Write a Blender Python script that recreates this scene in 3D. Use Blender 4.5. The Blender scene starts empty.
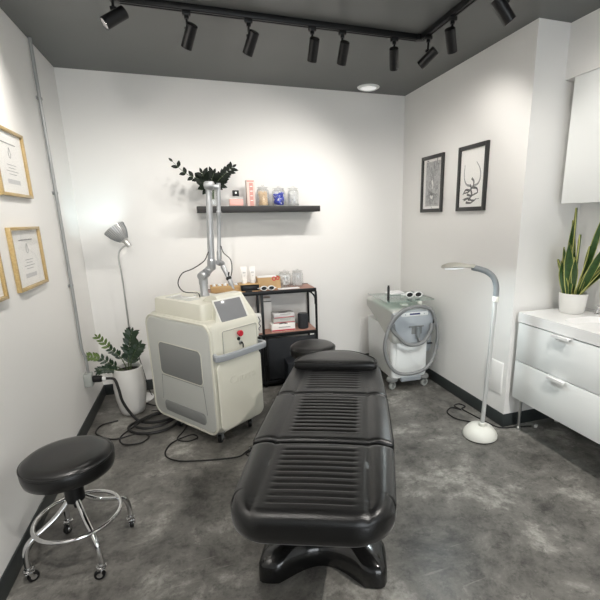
import bpy, bmesh, math, random
from mathutils import Vector, Matrix
random.seed(7)
PI = math.pi
sc = bpy.context.scene
C = sc.collection

# ------------------------------------------------------------------ materials
def mat(name, col=(0.8, 0.8, 0.8), rough=0.5, metal=0.0, spec=0.5, coat=0.0, bump=0.0, bscale=60.0,
        mottle=0.0, mscale=6.0, emit=None, estr=0.0, ani=None):
    m = bpy.data.materials.new(name); m.use_nodes = True
    nt = m.node_tree; b = nt.nodes['Principled BSDF']
    b.inputs['Base Color'].default_value = (*col, 1); b.inputs['Roughness'].default_value = rough
    b.inputs['Metallic'].default_value = metal; b.inputs['Specular IOR Level'].default_value = spec
    b.inputs['Coat Weight'].default_value = coat; b.inputs['Coat Roughness'].default_value = 0.05
    tc = nt.nodes.new('ShaderNodeTexCoord')
    if emit:
        b.inputs['Emission Color'].default_value = (*emit, 1); b.inputs['Emission Strength'].default_value = estr
    if mottle > 0:
        n = nt.nodes.new('ShaderNodeTexNoise'); n.inputs['Scale'].default_value = mscale; n.inputs['Detail'].default_value = 5
        nt.links.new(tc.outputs['Object'], n.inputs['Vector'])
        mx = nt.nodes.new('ShaderNodeMix'); mx.data_type = 'RGBA'
        mx.inputs['A'].default_value = (*[c * (1 - mottle) for c in col], 1)
        mx.inputs['B'].default_value = (*[min(1, c * (1 + mottle)) for c in col], 1)
        nt.links.new(n.outputs['Fac'], mx.inputs['Factor']); nt.links.new(mx.outputs['Result'], b.inputs['Base Color'])
    if bump > 0:
        n2 = nt.nodes.new('ShaderNodeTexNoise'); n2.inputs['Scale'].default_value = bscale; n2.inputs['Detail'].default_value = 3
        nt.links.new(tc.outputs['Object'], n2.inputs['Vector'])
        bp = nt.nodes.new('ShaderNodeBump'); bp.inputs['Strength'].default_value = bump; bp.inputs['Distance'].default_value = 0.01
        nt.links.new(n2.outputs['Fac'], bp.inputs['Height']); nt.links.new(bp.outputs['Normal'], b.inputs['Normal'])
    return m

def thin_glass(name, tint=(0.95, 0.97, 0.97), refl=0.12, rough=0.02):
    m = bpy.data.materials.new(name); m.use_nodes = True; nt = m.node_tree
    for n in list(nt.nodes): nt.nodes.remove(n)
    o = nt.nodes.new('ShaderNodeOutputMaterial'); t = nt.nodes.new('ShaderNodeBsdfTransparent'); g = nt.nodes.new('ShaderNodeBsdfGlossy')
    t.inputs['Color'].default_value = (*tint, 1); g.inputs['Roughness'].default_value = rough
    f = nt.nodes.new('ShaderNodeLayerWeight'); f.inputs['Blend'].default_value = 0.35
    mp = nt.nodes.new('ShaderNodeMapRange'); mp.inputs['To Min'].default_value = refl * 0.5; mp.inputs['To Max'].default_value = min(1, refl * 4)
    mx = nt.nodes.new('ShaderNodeMixShader')
    nt.links.new(f.outputs['Facing'], mp.inputs['Value']); nt.links.new(mp.outputs['Result'], mx.inputs['Fac'])
    nt.links.new(t.outputs[0], mx.inputs[1]); nt.links.new(g.outputs[0], mx.inputs[2]); nt.links.new(mx.outputs[0], o.inputs['Surface'])
    return m

def wood(name, a, b_, scale=14, rough=0.5):
    m = mat(name, a, rough); nt = m.node_tree; b = nt.nodes['Principled BSDF']
    tc = nt.nodes.new('ShaderNodeTexCoord'); mp = nt.nodes.new('ShaderNodeMapping'); mp.inputs['Scale'].default_value = (1, 8, 8)
    n = nt.nodes.new('ShaderNodeTexNoise'); n.inputs['Scale'].default_value = scale; n.inputs['Detail'].default_value = 6
    r = nt.nodes.new('ShaderNodeValToRGB'); r.color_ramp.elements[0].position = .3; r.color_ramp.elements[1].position = .7
    r.color_ramp.elements[0].color = (*a, 1); r.color_ramp.elements[1].color = (*b_, 1)
    nt.links.new(tc.outputs['Object'], mp.inputs[0]); nt.links.new(mp.outputs[0], n.inputs['Vector'])
    nt.links.new(n.outputs['Fac'], r.inputs[0]); nt.links.new(r.outputs[0], b.inputs['Base Color'])
    return m

def concrete():
    m = mat('stained_concrete', (0.08, 0.078, 0.073), 0.35); nt = m.node_tree; b = nt.nodes['Principled BSDF']
    N = nt.nodes.new; L = nt.links.new
    tc = N('ShaderNodeTexCoord')
    def noise(s, d, dist=0, rough=.6):
        n = N('ShaderNodeTexNoise'); n.inputs['Scale'].default_value = s; n.inputs['Detail'].default_value = d
        n.inputs['Distortion'].default_value = dist; n.inputs['Roughness'].default_value = rough
        L(tc.outputs['Object'], n.inputs['Vector']); return n
    def ramp(src, stops):
        r = N('ShaderNodeValToRGB'); e = r.color_ramp.elements
        while len(e) < len(stops): e.new(.5)
        for k, (p, c) in enumerate(stops): e[k].position = p; e[k].color = (c[0], c[1], c[2], 1)
        L(src.outputs['Fac'], r.inputs[0]); return r
    n1 = noise(2.4, 12, .25, .74)
    r1 = ramp(n1, [(.34, (.045, .043, .039)), (.44, (.115, .110, .10)), (.54, (.18, .174, .158)), (.66, (.42, .41, .375))])
    n2 = noise(15, 9, .2, .8)
    r2 = ramp(n2, [(.34, (.42, .42, .42)), (.50, (1, 1, 1)), (.72, (1.0, 1.0, 1.0)), (.8, (1.0, 1.0, 1.0))])
    mul = N('ShaderNodeMix'); mul.data_type = 'RGBA'; mul.blend_type = 'MULTIPLY'; mul.inputs['Factor'].default_value = 1
    L(r1.outputs[0], mul.inputs['A']); L(r2.outputs[0], mul.inputs['B'])
    # fine pale specks
    n3 = noise(60, 8, 0, .85)
    r3 = ramp(n3, [(.56, (0, 0, 0)), (.70, (.16, .155, .14))])
    add = N('ShaderNodeMix'); add.data_type = 'RGBA'; add.blend_type = 'ADD'; add.inputs['Factor'].default_value = .8
    L(mul.outputs['Result'], add.inputs['A']); L(r3.outputs[0], add.inputs['B'])
    # scratches and scuffs
    mp = N('ShaderNodeMapping'); mp.inputs['Rotation'].default_value = (0, 0, .7); mp.inputs['Scale'].default_value = (3.0, 42, 1)
    L(tc.outputs['Object'], mp.inputs[0])
    n4 = N('ShaderNodeTexNoise'); n4.inputs['Scale'].default_value = 1.3; n4.inputs['Detail'].default_value = 4; L(mp.outputs[0], n4.inputs['Vector'])
    r4 = ramp(n4, [(.66, (0, 0, 0)), (.74, (.16, .15, .14))])
    add2 = N('ShaderNodeMix'); add2.data_type = 'RGBA'; add2.blend_type = 'ADD'; add2.inputs['Factor'].default_value = .6
    L(add.outputs['Result'], add2.inputs['A']); L(r4.outputs[0], add2.inputs['B'])
    L(add2.outputs['Result'], b.inputs['Base Color'])
    rr = N('ShaderNodeMapRange'); rr.inputs['To Min'].default_value = .2; rr.inputs['To Max'].default_value = .55
    L(n2.outputs['Fac'], rr.inputs['Value']); L(rr.outputs[0], b.inputs['Roughness'])
    bp = N('ShaderNodeBump'); bp.inputs['Strength'].default_value = .15; bp.inputs['Distance'].default_value = .004
    L(n2.outputs['Fac'], bp.inputs['Height']); L(bp.outputs[0], b.inputs['Normal'])
    return m

M = dict(
    wall=mat('wall_paint', (.82, .812, .79), .55, bump=.04, bscale=220),
    ceil=mat('ceiling_paint', (.118, .121, .119), .45, mottle=.12, mscale=1.5),
    base=mat('baseboard_rubber', (.028, .034, .034), .45),
    floor=concrete(),
    white=mat('white_lacquer', (.80, .82, .81), .3, bump=.0),
    whiteg=mat('white_gloss_ceramic', (.82, .82, .81), .15),
    pot=mat('white_ceramic', (.72, .71, .68), .35, mottle=.04),
    cream=mat('cream_plastic', (.66, .65, .56), .38, mottle=.03, mscale=3),
    panelgrey=mat('pale_grey_plastic', (.52, .53, .50), .42),
    midgrey=mat('grey_vent_plastic', (.215, .22, .215), .5),
    barg=mat('grey_handle_plastic', (.34, .36, .38), .35),
    coolgrey=mat('blue_grey_plastic', (.40, .43, .46), .35),
    hose=mat('grey_hose_rubber', (.21, .215, .215), .5),
    screen=mat('screen_glass', (.22, .225, .235), .15),
    display=mat('small_display', (.06, .06, .18), .2),
    black=mat('black_metal', (.005, .0055, .006), .36, spec=.4),
    blackp=mat('black_plastic', (.006, .006, .0065), .35, spec=.4),
    blackg=mat('black_gloss_plastic', (.006, .006, .006), .16, spec=.7),
    leather=mat('black_vinyl', (.003, .003, .003), .32, spec=.6, bump=.12, bscale=260),
    leather2=mat('black_vinyl_smooth', (.005, .005, .005), .30, spec=.5, bump=.03, bscale=300),
    chrome=mat('chrome', (.72, .72, .72), .08, 1.0),
    shade=mat('silver_shade', (.62, .62, .61), .35, .55),
    steel=mat('brushed_steel', (.50, .50, .49), .32, 1.0),
    alu=mat('arm_aluminium', (.40, .41, .42), .35, .5),
    pipe=mat('conduit_metal', (.38, .39, .39), .4, .5),
    gold=wood('gold_wood', (.36, .25, .10), (.50, .37, .17), 20, .35),
    paper=mat('paper', (.90, .89, .86), .6),
    print=mat('printed_grey', (.33, .33, .33), .7),
    printl=mat('printed_light_grey', (.60, .60, .60), .7),
    ink=mat('black_ink', (.05, .05, .05), .7),
    inkm=mat('grey_ink_wash', (.30, .30, .30), .8, mottle=.7, mscale=28),
    inkp=mat('pale_ink_wash', (.48, .48, .475), .8, mottle=.5, mscale=40),
    frameb=mat('black_frame', (.028, .028, .027), .4),
    shelf=mat('black_brown_shelf', (.018, .017, .017), .5),
    redwood=wood('reddish_wood_board', (.26, .13, .10), (.38, .20, .15), 9, .5),
    kraft=mat('kraft_box', (.50, .33, .16), .6, mottle=.1),
    bamboo=wood('bamboo', (.48, .30, .13), (.62, .42, .2), 8, .5),
    dark=mat('dark_blue_black', (.012, .015, .02), .5),
    mesh=mat('dark_mesh_panel', (.014, .017, .022), .6, bump=.5, bscale=500),
    red=mat('red_plastic', (.55, .02, .04), .3),
    redp=mat('red_print', (.50, .04, .06), .5),
    pinkl=mat('pale_pink_box', (.72, .58, .52), .5),
    pink=mat('pink_box', (.80, .45, .40), .5),
    pinkd=mat('dusty_pink', (.62, .30, .26), .5),
    blue=mat('blue_glove', (.03, .06, .55), .45),
    stick=mat('wood_stick', (.78, .58, .36), .6),
    cotton=mat('white_cotton', (.82, .82, .82), .9),
    soil=mat('soil', (.02, .017, .013), .95, bump=.8, bscale=120),
    leaf=mat('zz_leaf', (.014, .036, .014), .35, mottle=.4, mscale=20),
    leafd=mat('dark_leaf', (.004, .008, .004), .5, spec=.2),
    leafl=mat('zz_leaf_young', (.10, .16, .03), .4, mottle=.3, mscale=20),
    stem=mat('zz_stem', (.07, .10, .04), .5),
    snake=mat('snake_leaf', (.035, .085, .02), .4, mottle=.5, mscale=45),
    snakey=mat('snake_leaf_margin', (.50, .50, .16), .4),
    cable=mat('black_cable', (.01, .01, .01), .5),
    greypl=mat('grey_plastic', (.36, .38, .36), .5),
    lampw=mat('lamp_white_plastic', (.72, .72, .66), .4),
    lampg=mat('lamp_grey_pole', (.50, .51, .50), .4),
    goose=mat('gooseneck_grey', (.22, .24, .25), .45, .2),
    headtop=mat('lamp_head_grey', (.42, .41, .36), .45),
    diff=mat('lamp_diffuser', (.8, .8, .8), .4, emit=(.9, .95, 1), estr=.35),
    bulb=mat('warm_led', (.9, .9, .9), .4, emit=(1, .95, .87), estr=9),
    bulbc=mat('cool_bulb', (.9, .9, .9), .4, emit=(.82, .97, 1), estr=6),
    recess=mat('recessed_lens', (.75, .75, .73), .4, emit=(1, 1, .97), estr=.35),
    glass=thin_glass('clear_glass', (.985, .99, .99), .09),
    glassg=thin_glass('green_edged_glass', (.80, .92, .88), .2),
    picglass=thin_glass('picture_glass', (1, 1, 1), .045, .01),
    vasew=mat('frosted_glass', (.60, .62, .62), .3),
)
for k_, w_ in (('leather', .28), ('leather2', .05)):
    b_ = M[k_].node_tree.nodes['Principled BSDF']; b_.inputs['Sheen Weight'].default_value = w_; b_.inputs['Sheen Roughness'].default_value = .35; b_.inputs['Sheen Tint'].default_value = (.8, .8, .8, 1)
M['wingl'] = thin_glass('window_glass', (.95, .95, .95), .08)

# ------------------------------------------------------------------ mesh helpers
def bm_new(): return bmesh.new()

def box(bm, c, s, bev=0.0, seg=2, rot=None, mi=0):
    r = bmesh.ops.create_cube(bm, size=1); vs = r['verts']
    for v in vs: v.co = Vector((v.co.x * s[0], v.co.y * s[1], v.co.z * s[2]))
    fs = list({f for v in vs for f in v.link_faces}); es = list({e for v in vs for e in v.link_edges})
    if bev > 0:
        rb = bmesh.ops.bevel(bm, geom=es, offset=min(bev, min(s) * .49), segments=seg, profile=.5, affect='EDGES')
        fs = [f for f in bm.faces if f in set(rb['faces'])] + [f for f in fs if f.is_valid]
        fs = list(set(fs)); vs = list({v for f in fs for v in f.verts})
    mtx = Matrix.Translation(Vector(c)) @ (rot.to_4x4() if rot else Matrix.Identity(4))
    for v in vs: v.co = mtx @ v.co
    for f in fs: f.material_index = mi
    return vs

def smooth_path(pts, n=6):
    pts = [Vector(p) for p in pts]
    if len(pts) < 3: return pts
    out = []
    P = [pts[0] * 2 - pts[1]] + pts + [pts[-1] * 2 - pts[-2]]
    for i in range(1, len(P) - 2):
        a, b, c, d = P[i - 1], P[i], P[i + 1], P[i + 2]
        for k in range(n):
            t = k / n
            out.append(.5 * ((2 * b) + (c - a) * t + (2 * a - 5 * b + 4 * c - d) * t * t + (3 * b - a - 3 * c + d) * t ** 3))
    out.append(pts[-1]); return out

def tube(bm, pts, r, seg=10, closed=False, cap=True, mi=0):
    pts = [Vector(p) for p in pts]; n = len(pts)
    rs = r if isinstance(r, (list, tuple)) else [r] * n
    if len(rs) != n:
        rs = [rs[0] + (rs[-1] - rs[0]) * i / (n - 1) for i in range(n)]
    up = None; rings = []
    for i in range(n):
        if closed: t = pts[(i + 1) % n] - pts[i - 1]
        else: t = pts[min(i + 1, n - 1)] - pts[max(i - 1, 0)]
        t.normalize()
        if up is None:
            up = Vector((0, 0, 1)) if abs(t.z) < .9 else Vector((1, 0, 0))
        up = (up - t * up.dot(t)).normalized(); sd = t.cross(up)
        rings.append([bm.verts.new(pts[i] + (up * math.cos(2 * PI * k / seg) + sd * math.sin(2 * PI * k / seg)) * rs[i]) for k in range(seg)])
    m = n if closed else n - 1
    for i in range(m):
        a, b = rings[i], rings[(i + 1) % n]
        for k in range(seg):
            f = bm.faces.new((a[k], a[(k + 1) % seg], b[(k + 1) % seg], b[k])); f.material_index = mi
    if cap and not closed:
        bm.faces.new(rings[0][::-1]).material_index = mi; bm.faces.new(rings[-1]).material_index = mi

def lathe(bm, prof, c=(0, 0, 0), seg=32, axis=None, mi=0, sx=1, sy=1):
    """prof: (radius, height) list; axis: direction Vector"""
    c = Vector(c); q = Vector((0, 0, 1)).rotation_difference(Vector(axis).normalized()).to_matrix() if axis else Matrix.Identity(3)
    rings = []
    for (r, z) in prof:
        if r < 1e-6: rings.append([bm.verts.new(c + q @ Vector((0, 0, z)))])
        else: rings.append([bm.verts.new(c + q @ Vector((r * sx * math.cos(2 * PI * k / seg), r * sy * math.sin(2 * PI * k / seg), z))) for k in range(seg)])
    for a, b in zip(rings, rings[1:]):
        for k in range(seg):
            k2 = (k + 1) % seg
            if len(a) == 1 and len(b) == 1: continue
            if len(a) == 1: f = bm.faces.new((a[0], b[k2], b[k]))
            elif len(b) == 1: f = bm.faces.new((a[k], a[k2], b[0]))
            else: f = bm.faces.new((a[k], a[k2], b[k2], b[k]))
            f.material_index = mi

def loft(bm, rings, cap=True, mi=0):
    R_ = [[bm.verts.new(Vector(p)) for p in r] for r in rings]
    n = len(R_[0])
    for a, b in zip(R_, R_[1:]):
        for k in range(n):
            bm.faces.new((a[k], a[(k + 1) % n], b[(k + 1) % n], b[k])).material_index = mi
    if cap:
        bm.faces.new(R_[0][::-1]).material_index = mi; bm.faces.new(R_[-1]).material_index = mi

def rrect(w, h, r, n=5, cx=0, cy=0):
    out = []
    for (sx, sy, a0) in ((1, 1, 0), (-1, 1, PI / 2), (-1, -1, PI), (1, -1, 3 * PI / 2)):
        for k in range(n + 1):
            a = a0 + PI / 2 * k / n
            out.append((cx + sx * (w / 2 - r) + r * math.cos(a), cy + sy * (h / 2 - r) + r * math.sin(a)))
    return out

def finish(bm, name, mats, parent=None, loc=None, ang=35, smooth=True):
    bmesh.ops.recalc_face_normals(bm, faces=bm.faces[:])
    me = bpy.data.meshes.new(name); bm.to_mesh(me); bm.free()
    for m in (mats if isinstance(mats, (list, tuple)) else [mats]): me.materials.append(m)
    if smooth:
        me.shade_smooth(); me.set_sharp_from_angle(angle=math.radians(ang))
    o = bpy.data.objects.new(name, me); C.objects.link(o)
    if parent: o.parent = parent
    if loc: o.location = loc
    return o

def part(name, parent, mats, fn, ang=35, **kw):
    bm = bm_new(); fn(bm); return finish(bm, name, mats, parent, ang=ang, **kw)

def tag(o, label, cat, group=None):
    o['label'] = label; o['category'] = cat
    if group: o['group'] = group
    return o

def thing(name, label, cat, loc=(0, 0, 0), rotz=0, group=None):
    o = bpy.data.objects.new(name, None); C.objects.link(o); o.location = loc; o.rotation_euler = (0, 0, rotz)
    o.empty_display_size = .1
    return tag(o, label, cat, group)

def single(name, label, cat, mats, fn, loc=(0, 0, 0), rotz=0, group=None, ang=35):
    o = part(name, None, mats, fn, ang); o.location = loc; o.rotation_euler = (0, 0, rotz)
    return tag(o, label, cat, group)

def struct(name, mats, fn, ang=35):
    o = part(name, None, mats, fn, ang); o['kind'] = 'structure'; return o

def bar(bm, a, b, w, d, mi=0):
    a = Vector(a); b = Vector(b); t = (b - a); L = t.length
    q = Vector((0, 0, 1)).rotation_difference(t.normalized()).to_matrix()
    box(bm, (a + b) / 2, (w, d, L), 0, rot=q, mi=mi)

# ------------------------------------------------------------------ room
XL, XR, YB, ZC = -.898, 2.099, 4.080, 2.706
YP, XB, XA, YF = 2.356, 2.346, 2.60, -3.0      # return wall, bulkhead face, alcove wall, front of the room
T = .1
def bx(bm, x0, x1, y0, y1, z0, z1, bev=0, mi=0):
    box(bm, ((x0 + x1) / 2, (y0 + y1) / 2, (z0 + z1) / 2), (x1 - x0, y1 - y0, z1 - z0), bev, mi=mi)
struct('floor', M['floor'], lambda b: bx(b, XL - T, XA + T, YF - T, YB + T, -.1, 0))
struct('ceiling', M['ceil'], lambda b: bx(b, XL - T, XA + T, YF - T, YB + T, ZC, ZC + .1))
struct('wall_left', M['wall'], lambda b: bx(b, XL - T, XL, YF, YB + T, 0, ZC))
struct('wall_back', M['wall'], lambda b: bx(b, XL, XR, YB, YB + T, 0, ZC))
struct('wall_right', M['wall'], lambda b: bx(b, XR, XA + T, YP, YB + T, 0, ZC))
struct('wall_alcove', M['wall'], lambda b: bx(b, XA, XA + T, YF, YP, 0, ZC))
struct('trim_1', M['wall'], lambda b: bx(b, XB, XA, YF, YP, 2.385, ZC))
WX0, WX1, WZ0, WZ1 = -.3, 2.1, .25, 2.35
def front(b):
    bx(b, XL, WX0, YF - T, YF, 0, ZC); bx(b, WX1, XA, YF - T, YF, 0, ZC)
    bx(b, WX0, WX1, YF - T, YF, 0, WZ0); bx(b, WX0, WX1, YF - T, YF, WZ1, ZC)
struct('wall_front', M['wall'], front)
def winf(b):
    for (x0, x1, z0, z1) in ((WX0, WX0 + .05, WZ0, WZ1), (WX1 - .05, WX1, WZ0, WZ1), (.875, .925, WZ0, WZ1), (WX0, WX1, WZ0, WZ0 + .05), (WX0, WX1, WZ1 - .05, WZ1)):
        bx(b, x0, x1, YF - .07, YF - .03, z0, z1)
w1 = struct('added_window_1', M['black'], winf)  # unseen opening, put in to carry the soft front fill
part('pane', w1, M['wingl'], lambda b: bx(b, WX0 + .03, WX1 - .03, YF - .053, YF - .048, WZ0 + .03, WZ1 - .03))
bh, bt = .102, .008
struct('baseboard_left', M['base'], lambda b: bx(b, XL, XL + bt, YF, YB, 0, bh, .002))
struct('baseboard_back', M['base'], lambda b: bx(b, XL + bt, XR - bt, YB - bt, YB, 0, bh, .002))
struct('baseboard_right', M['base'], lambda b: (bx(b, XR - bt, XR, YP - bt, YB, 0, bh, .002)))
struct('baseboard_return', M['base'], lambda b: (bx(b, XR, XA - bt, YP - bt, YP, 0, bh, .002)))
struct('baseboard_alcove', M['base'], lambda b: (bx(b, XA - bt, XA, YF, YP, 0, bh, .002)))

# wall fittings
def plate(b, c, s): box(b, c, s, .003)
single('access_panel', 'white rectangular access panel low on the back wall behind the cooling machine', 'wall panel', M['wall'],
       lambda b: (box(b, (1.70, YB - .003, .32), (.15, .010, .38), .002), box(b, (1.70, YB - .009, .32), (.135, .003, .36), .001)))
single('access_panel', 'white rectangular access panel low on the right wall beside the gooseneck lamp', 'wall panel', M['wall'],
       lambda b: (box(b, (XR - .001, 2.50, .365), (.006, .20, .25), .001), box(b, (XR - .0045, 2.50, .365), (.002, .19, .24), .0005)))

# recessed ceiling light
t = thing('recessed_light', 'round white recessed light in the dark ceiling near the back right corner', 'ceiling light', (1.637, 3.905, ZC))
part('trim_ring', t, M['white'], lambda b: lathe(b, [(.072, -.012), (.078, -.016), (.098, -.008), (.102, -.001), (.098, 0), (.07, 0), (.072, -.012)]))
part('lens', t, M['recess'], lambda b: lathe(b, [(0, -.010), (.06, -.011), (.0735, -.009), (.0735, -.002), (0, -.002)]))

# conduit, outlet box and plug on the left wall
ct = thing('wall_conduit', 'slim grey metal conduit running down the left wall from the ceiling to the outlet box', 'conduit', (XL, 3.51, 0))
def cond(b):
    tube(b, smooth_path([(.016, .0, ZC - .001), (.016, 0, 2.2), (.016, .012, 1.5), (.016, .01, .9), (.016, .0, .62), (.03, .0, .54), (.034, .0, .415)], 5), .0105, 10)
part('pipe', ct, M['pipe'], cond)
for z in (2.35, 1.75, 1.1):
    part('pipe_strap', ct, M['pipe'], lambda b: (box(b, (.003, .01, z), (.006, .07, .02), .002), tube(b, [(.016, .008, z - .008), (.016, .008, z + .008)], .0135, 12)))
ob = thing('outlet_box', 'small grey surface outlet box low on the left wall under the conduit', 'outlet box', (XL, 3.51, .31))
part('housing', ob, M['greypl'], lambda b: box(b, (.027, 0, .052), (.052, .075, .105), .006))
part('face_plate', ob, M['greypl'], lambda b: box(b, (.055, 0, .052), (.005, .07, .10), .003))

# ------------------------------------------------------------------ track lighting
TZ = 2.676
trk = thing('lighting_track', 'black U-shaped lighting track fixed under the dark ceiling', 'lighting track', (.6, 2.78, ZC))
def rail(a, b_):
    def fn(bm):
        a_, c_ = Vector(a), Vector(b_); mid = (a_ + c_) / 2; L_ = (c_ - a_).length
        sx, sy = (L_, .036) if abs(c_.x - a_.x) > abs(c_.y - a_.y) else (.036, L_)
        box(bm, mid, (sx, sy, .030), .003)
        if sx > sy:
            box(bm, mid + Vector((0, -.011, -.017)), (sx, .008, .006)); box(bm, mid + Vector((0, .011, -.017)), (sx, .008, .006))
        else:
            box(bm, mid + Vector((-.011, 0, -.017)), (.008, sy, .006)); box(bm, mid + Vector((.011, 0, -.017)), (.008, sy, .006))
    return fn
part('track_rail', trk, M['black'], rail((-.86, 0, -.0155), (.905, 0, -.0155)))
part('track_rail', trk, M['black'], rail((.94, -.03, -.0155), (.94, -2.6, -.0155)))
part('track_rail', trk, M['black'], rail((-.88, -.03, -.0155), (-.88, -2.6, -.0155)))
part('corner_joint', trk, M['black'], lambda b: box(b, (.93, 0, -.017), (.06, .05, .034), .004))
part('corner_joint', trk, M['black'], lambda b: box(b, (-.88, 0, -.017), (.05, .05, .034), .004))

def spot_head(x, y, d, label, power=90, size=1.25, zc=2.556, flip=1, blen=.125, br=.030):
    t = thing('track_spotlight', label, 'spotlight', (x, y, ZC - .032), 0, 'spotlights on the ceiling track')
    d = Vector(d).normalized()
    part('track_adapter', t, M['black'], lambda b: (box(b, (0, 0, -.012), (.045, .03, .022), .003), lathe(b, [(0, -.04), (.013, -.04), (.013, -.022), (0, -.022)], seg=14)))
    part('swivel_stem', t, M['black'], lambda b: (tube(b, [(0, 0, -.035), (0, 0, zc - ZC + .032 + .03)], .0065, 10), tube(b, [(-.015, 0, zc - ZC + .062), (.015, 0, zc - ZC + .062)], .009, 10)))
    cz = zc - ZC + .032
    cen = Vector((0, 0, cz))
    # body hangs with its upper side touching the stem
    side = (Vector((0, 0, 1)) - d * d.z)
    side = side.normalized() if side.length > .05 else Vector((0, -1, 0))
    off = cen + Vector((0, 0, .03)) - side * (br + .004) + d * .022
    a0, a1 = -blen / 2, blen / 2
    body = part('lamp_body', t, M['blackp'], lambda b: lathe(b, [(0, a0), (br - .004, a0), (br, a0 + .004), (br, a1), (br - .003, a1), (br - .003, a1 - .018), (0, a1 - .018)], off, 28, d))
    part('led_lens', body, M['bulb'], lambda b: lathe(b, [(0, a1 - .014), (br - .005, a1 - .014), (br - .005, a1 - .0165), (0, a1 - .0165)], off, 24, d))
    if power > 0:
        L = bpy.data.lights.new('spot_beam', 'SPOT'); L.energy = power; L.spot_size = size; L.spot_blend = .85
        L.shadow_soft_size = .009; L.color = (1, .955, .90)
        lo = bpy.data.objects.new('spot_beam', L); C.objects.link(lo); lo.parent = t
        lo.location = off + d * (a1 + .004); lo.rotation_euler = Vector((0, 0, -1)).rotation_difference(d).to_euler()
    return t

SP = 17
spot_head(-.275, 2.62, (-.85, -.18, -.62), 'leftmost black track spotlight, its lit lens showing, aimed at the left wall', SP * 1.15, 2.0, zc=2.55)
spot_head(.074, 2.78, (-.36, .56, -.82), 'black track spotlight leaning left, second from the left end', SP * .85, 1.85)
spot_head(.414, 2.78, (-.32, .57, -.82), 'black track spotlight leaning left, directly above the wall shelf left part', SP * .6, 1.85)
spot_head(.796, 2.78, (.0, .60, -.80), 'upright black track spotlight, left of the close pair in the middle', SP * .85, 2.15)
spot_head(.989, 2.78, (.0, .60, -.80), 'upright black track spotlight, right of the close pair in the middle', SP * .5, 1.85)
spot_head(1.345, 2.78, (.30, .56, -.82), 'black track spotlight leaning right, last on the back run before the corner', SP * .62, 1.85)
spot_head(1.54, 2.69, (-.50, .66, -.58), 'black track spotlight leaning left, hanging right at the track corner', SP * 1.9, 1.6)
spot_head(1.54, 2.42, (.50, .45, -.85), 'black track spotlight leaning right, on the right run just before the corner', SP * .62, 2.1)
spot_head(1.54, 1.96, (.62, -.1, -.72), 'nearest black track spotlight at the top right, aimed at the right wall', SP * .55, 2.0, zc=2.53)
# unseen spots added to both runs as extra fill light
for k, (x, y, d) in enumerate(((1.54, 1.2, (.75, .15, -.6)), (1.54, .5, (-.34, 1.2, -2.5)), (-.28, 1.3, (-.8, .2, -.6)), (-.28, .5, (-.45, .9, -.9)))):
    spot_head(x, y, d, ('black fill spotlight added out of view on the right run above the sink counter', 'black fill spotlight added out of view on the right run, farthest from the corner',
                        'black fill spotlight added out of view on the left run aimed at the certificates', 'black fill spotlight added out of view on the left run, farthest from the corner')[k], SP * (3.0, 6.0, 3.4, 3.2)[k] * (.42 if k == 0 else 1), 1.5 if k == 1 else 2.2)

# ------------------------------------------------------------------ framed pictures
def frame_parts(t, w, h, fw, fd, fm, ax):
    """frame in local coords: u along +X (wall horizontal), v up, out = -Y (towards room)."""
    def fr(b):
        for (x0, x1, z0, z1) in ((-w / 2, -w / 2 + fw, -h / 2, h / 2), (w / 2 - fw, w / 2, -h / 2, h / 2), (-w / 2 + fw, w / 2 - fw, h / 2 - fw, h / 2), (-w / 2 + fw, w / 2 - fw, -h / 2, -h / 2 + fw)):
            box(b, ((x0 + x1) / 2, -fd / 2, (z0 + z1) / 2), (x1 - x0, fd, z1 - z0), .0015)
    part('frame', t, fm, fr)
    part('glass_pane', t, M['picglass'], lambda b: box(b, (0, -fd * .55, 0), (w - 2 * fw + .002, .0015, h - 2 * fw + .002)))
def strip(b, x0, x1, z0, z1, y=-.0085): box(b, ((x0 + x1) / 2, y, (z0 + z1) / 2), (x1 - x0, .0006, z1 - z0))
def certificate(y, z, w, h, label, nm='framed_certificate'):
    t = thing(nm, label, 'framed certificate', (XL + .001, y, z), PI / 2, 'gold framed certificates on the left wall')
    frame_parts(t, w, h, .016, .022, M['gold'], 0)
    pp = part('mat_board', t, M['paper'], lambda b: box(b, (0, -.004, 0), (w - .034, .006, h - .034)))
    # printed certificate lines, too small to read
    def lines(b):
        strip(b, -.10, .10, .095, .101)
        for k, (a, c) in enumerate(((-.06, .06), (-.045, .045), (-.08, .08), (-.05, .05))): strip(b, a, c, -.012 - .016 * k, -.009 - .016 * k)
        # drop shaped emblem drawn as an outline
        pts = [(.0, .078), (.012, .055), (.015, .04), (.008, .028), (0, .024), (-.008, .028), (-.015, .04), (-.012, .055)]
        tube(b, [(x, -.0085, zz) for x, zz in pts], .0012, 5, closed=True)
    part('printed_lines', t, M['print'], lines)
    def block(b):
        strip(b, -.085, .085, -.108, -.085)
    part('printed_block', t, M['printl'], block)
    return t
certificate(2.805, 1.862, .43, .345, 'gold framed certificate highest on the left wall, cut by the photo edge')
certificate(2.80, 1.362, .45, .335, 'fully visible gold framed certificate, lower one on the left wall')
certificate(2.195, 1.362, .43, .335, 'gold framed certificate of which only the right edge shows, at far left')

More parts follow.
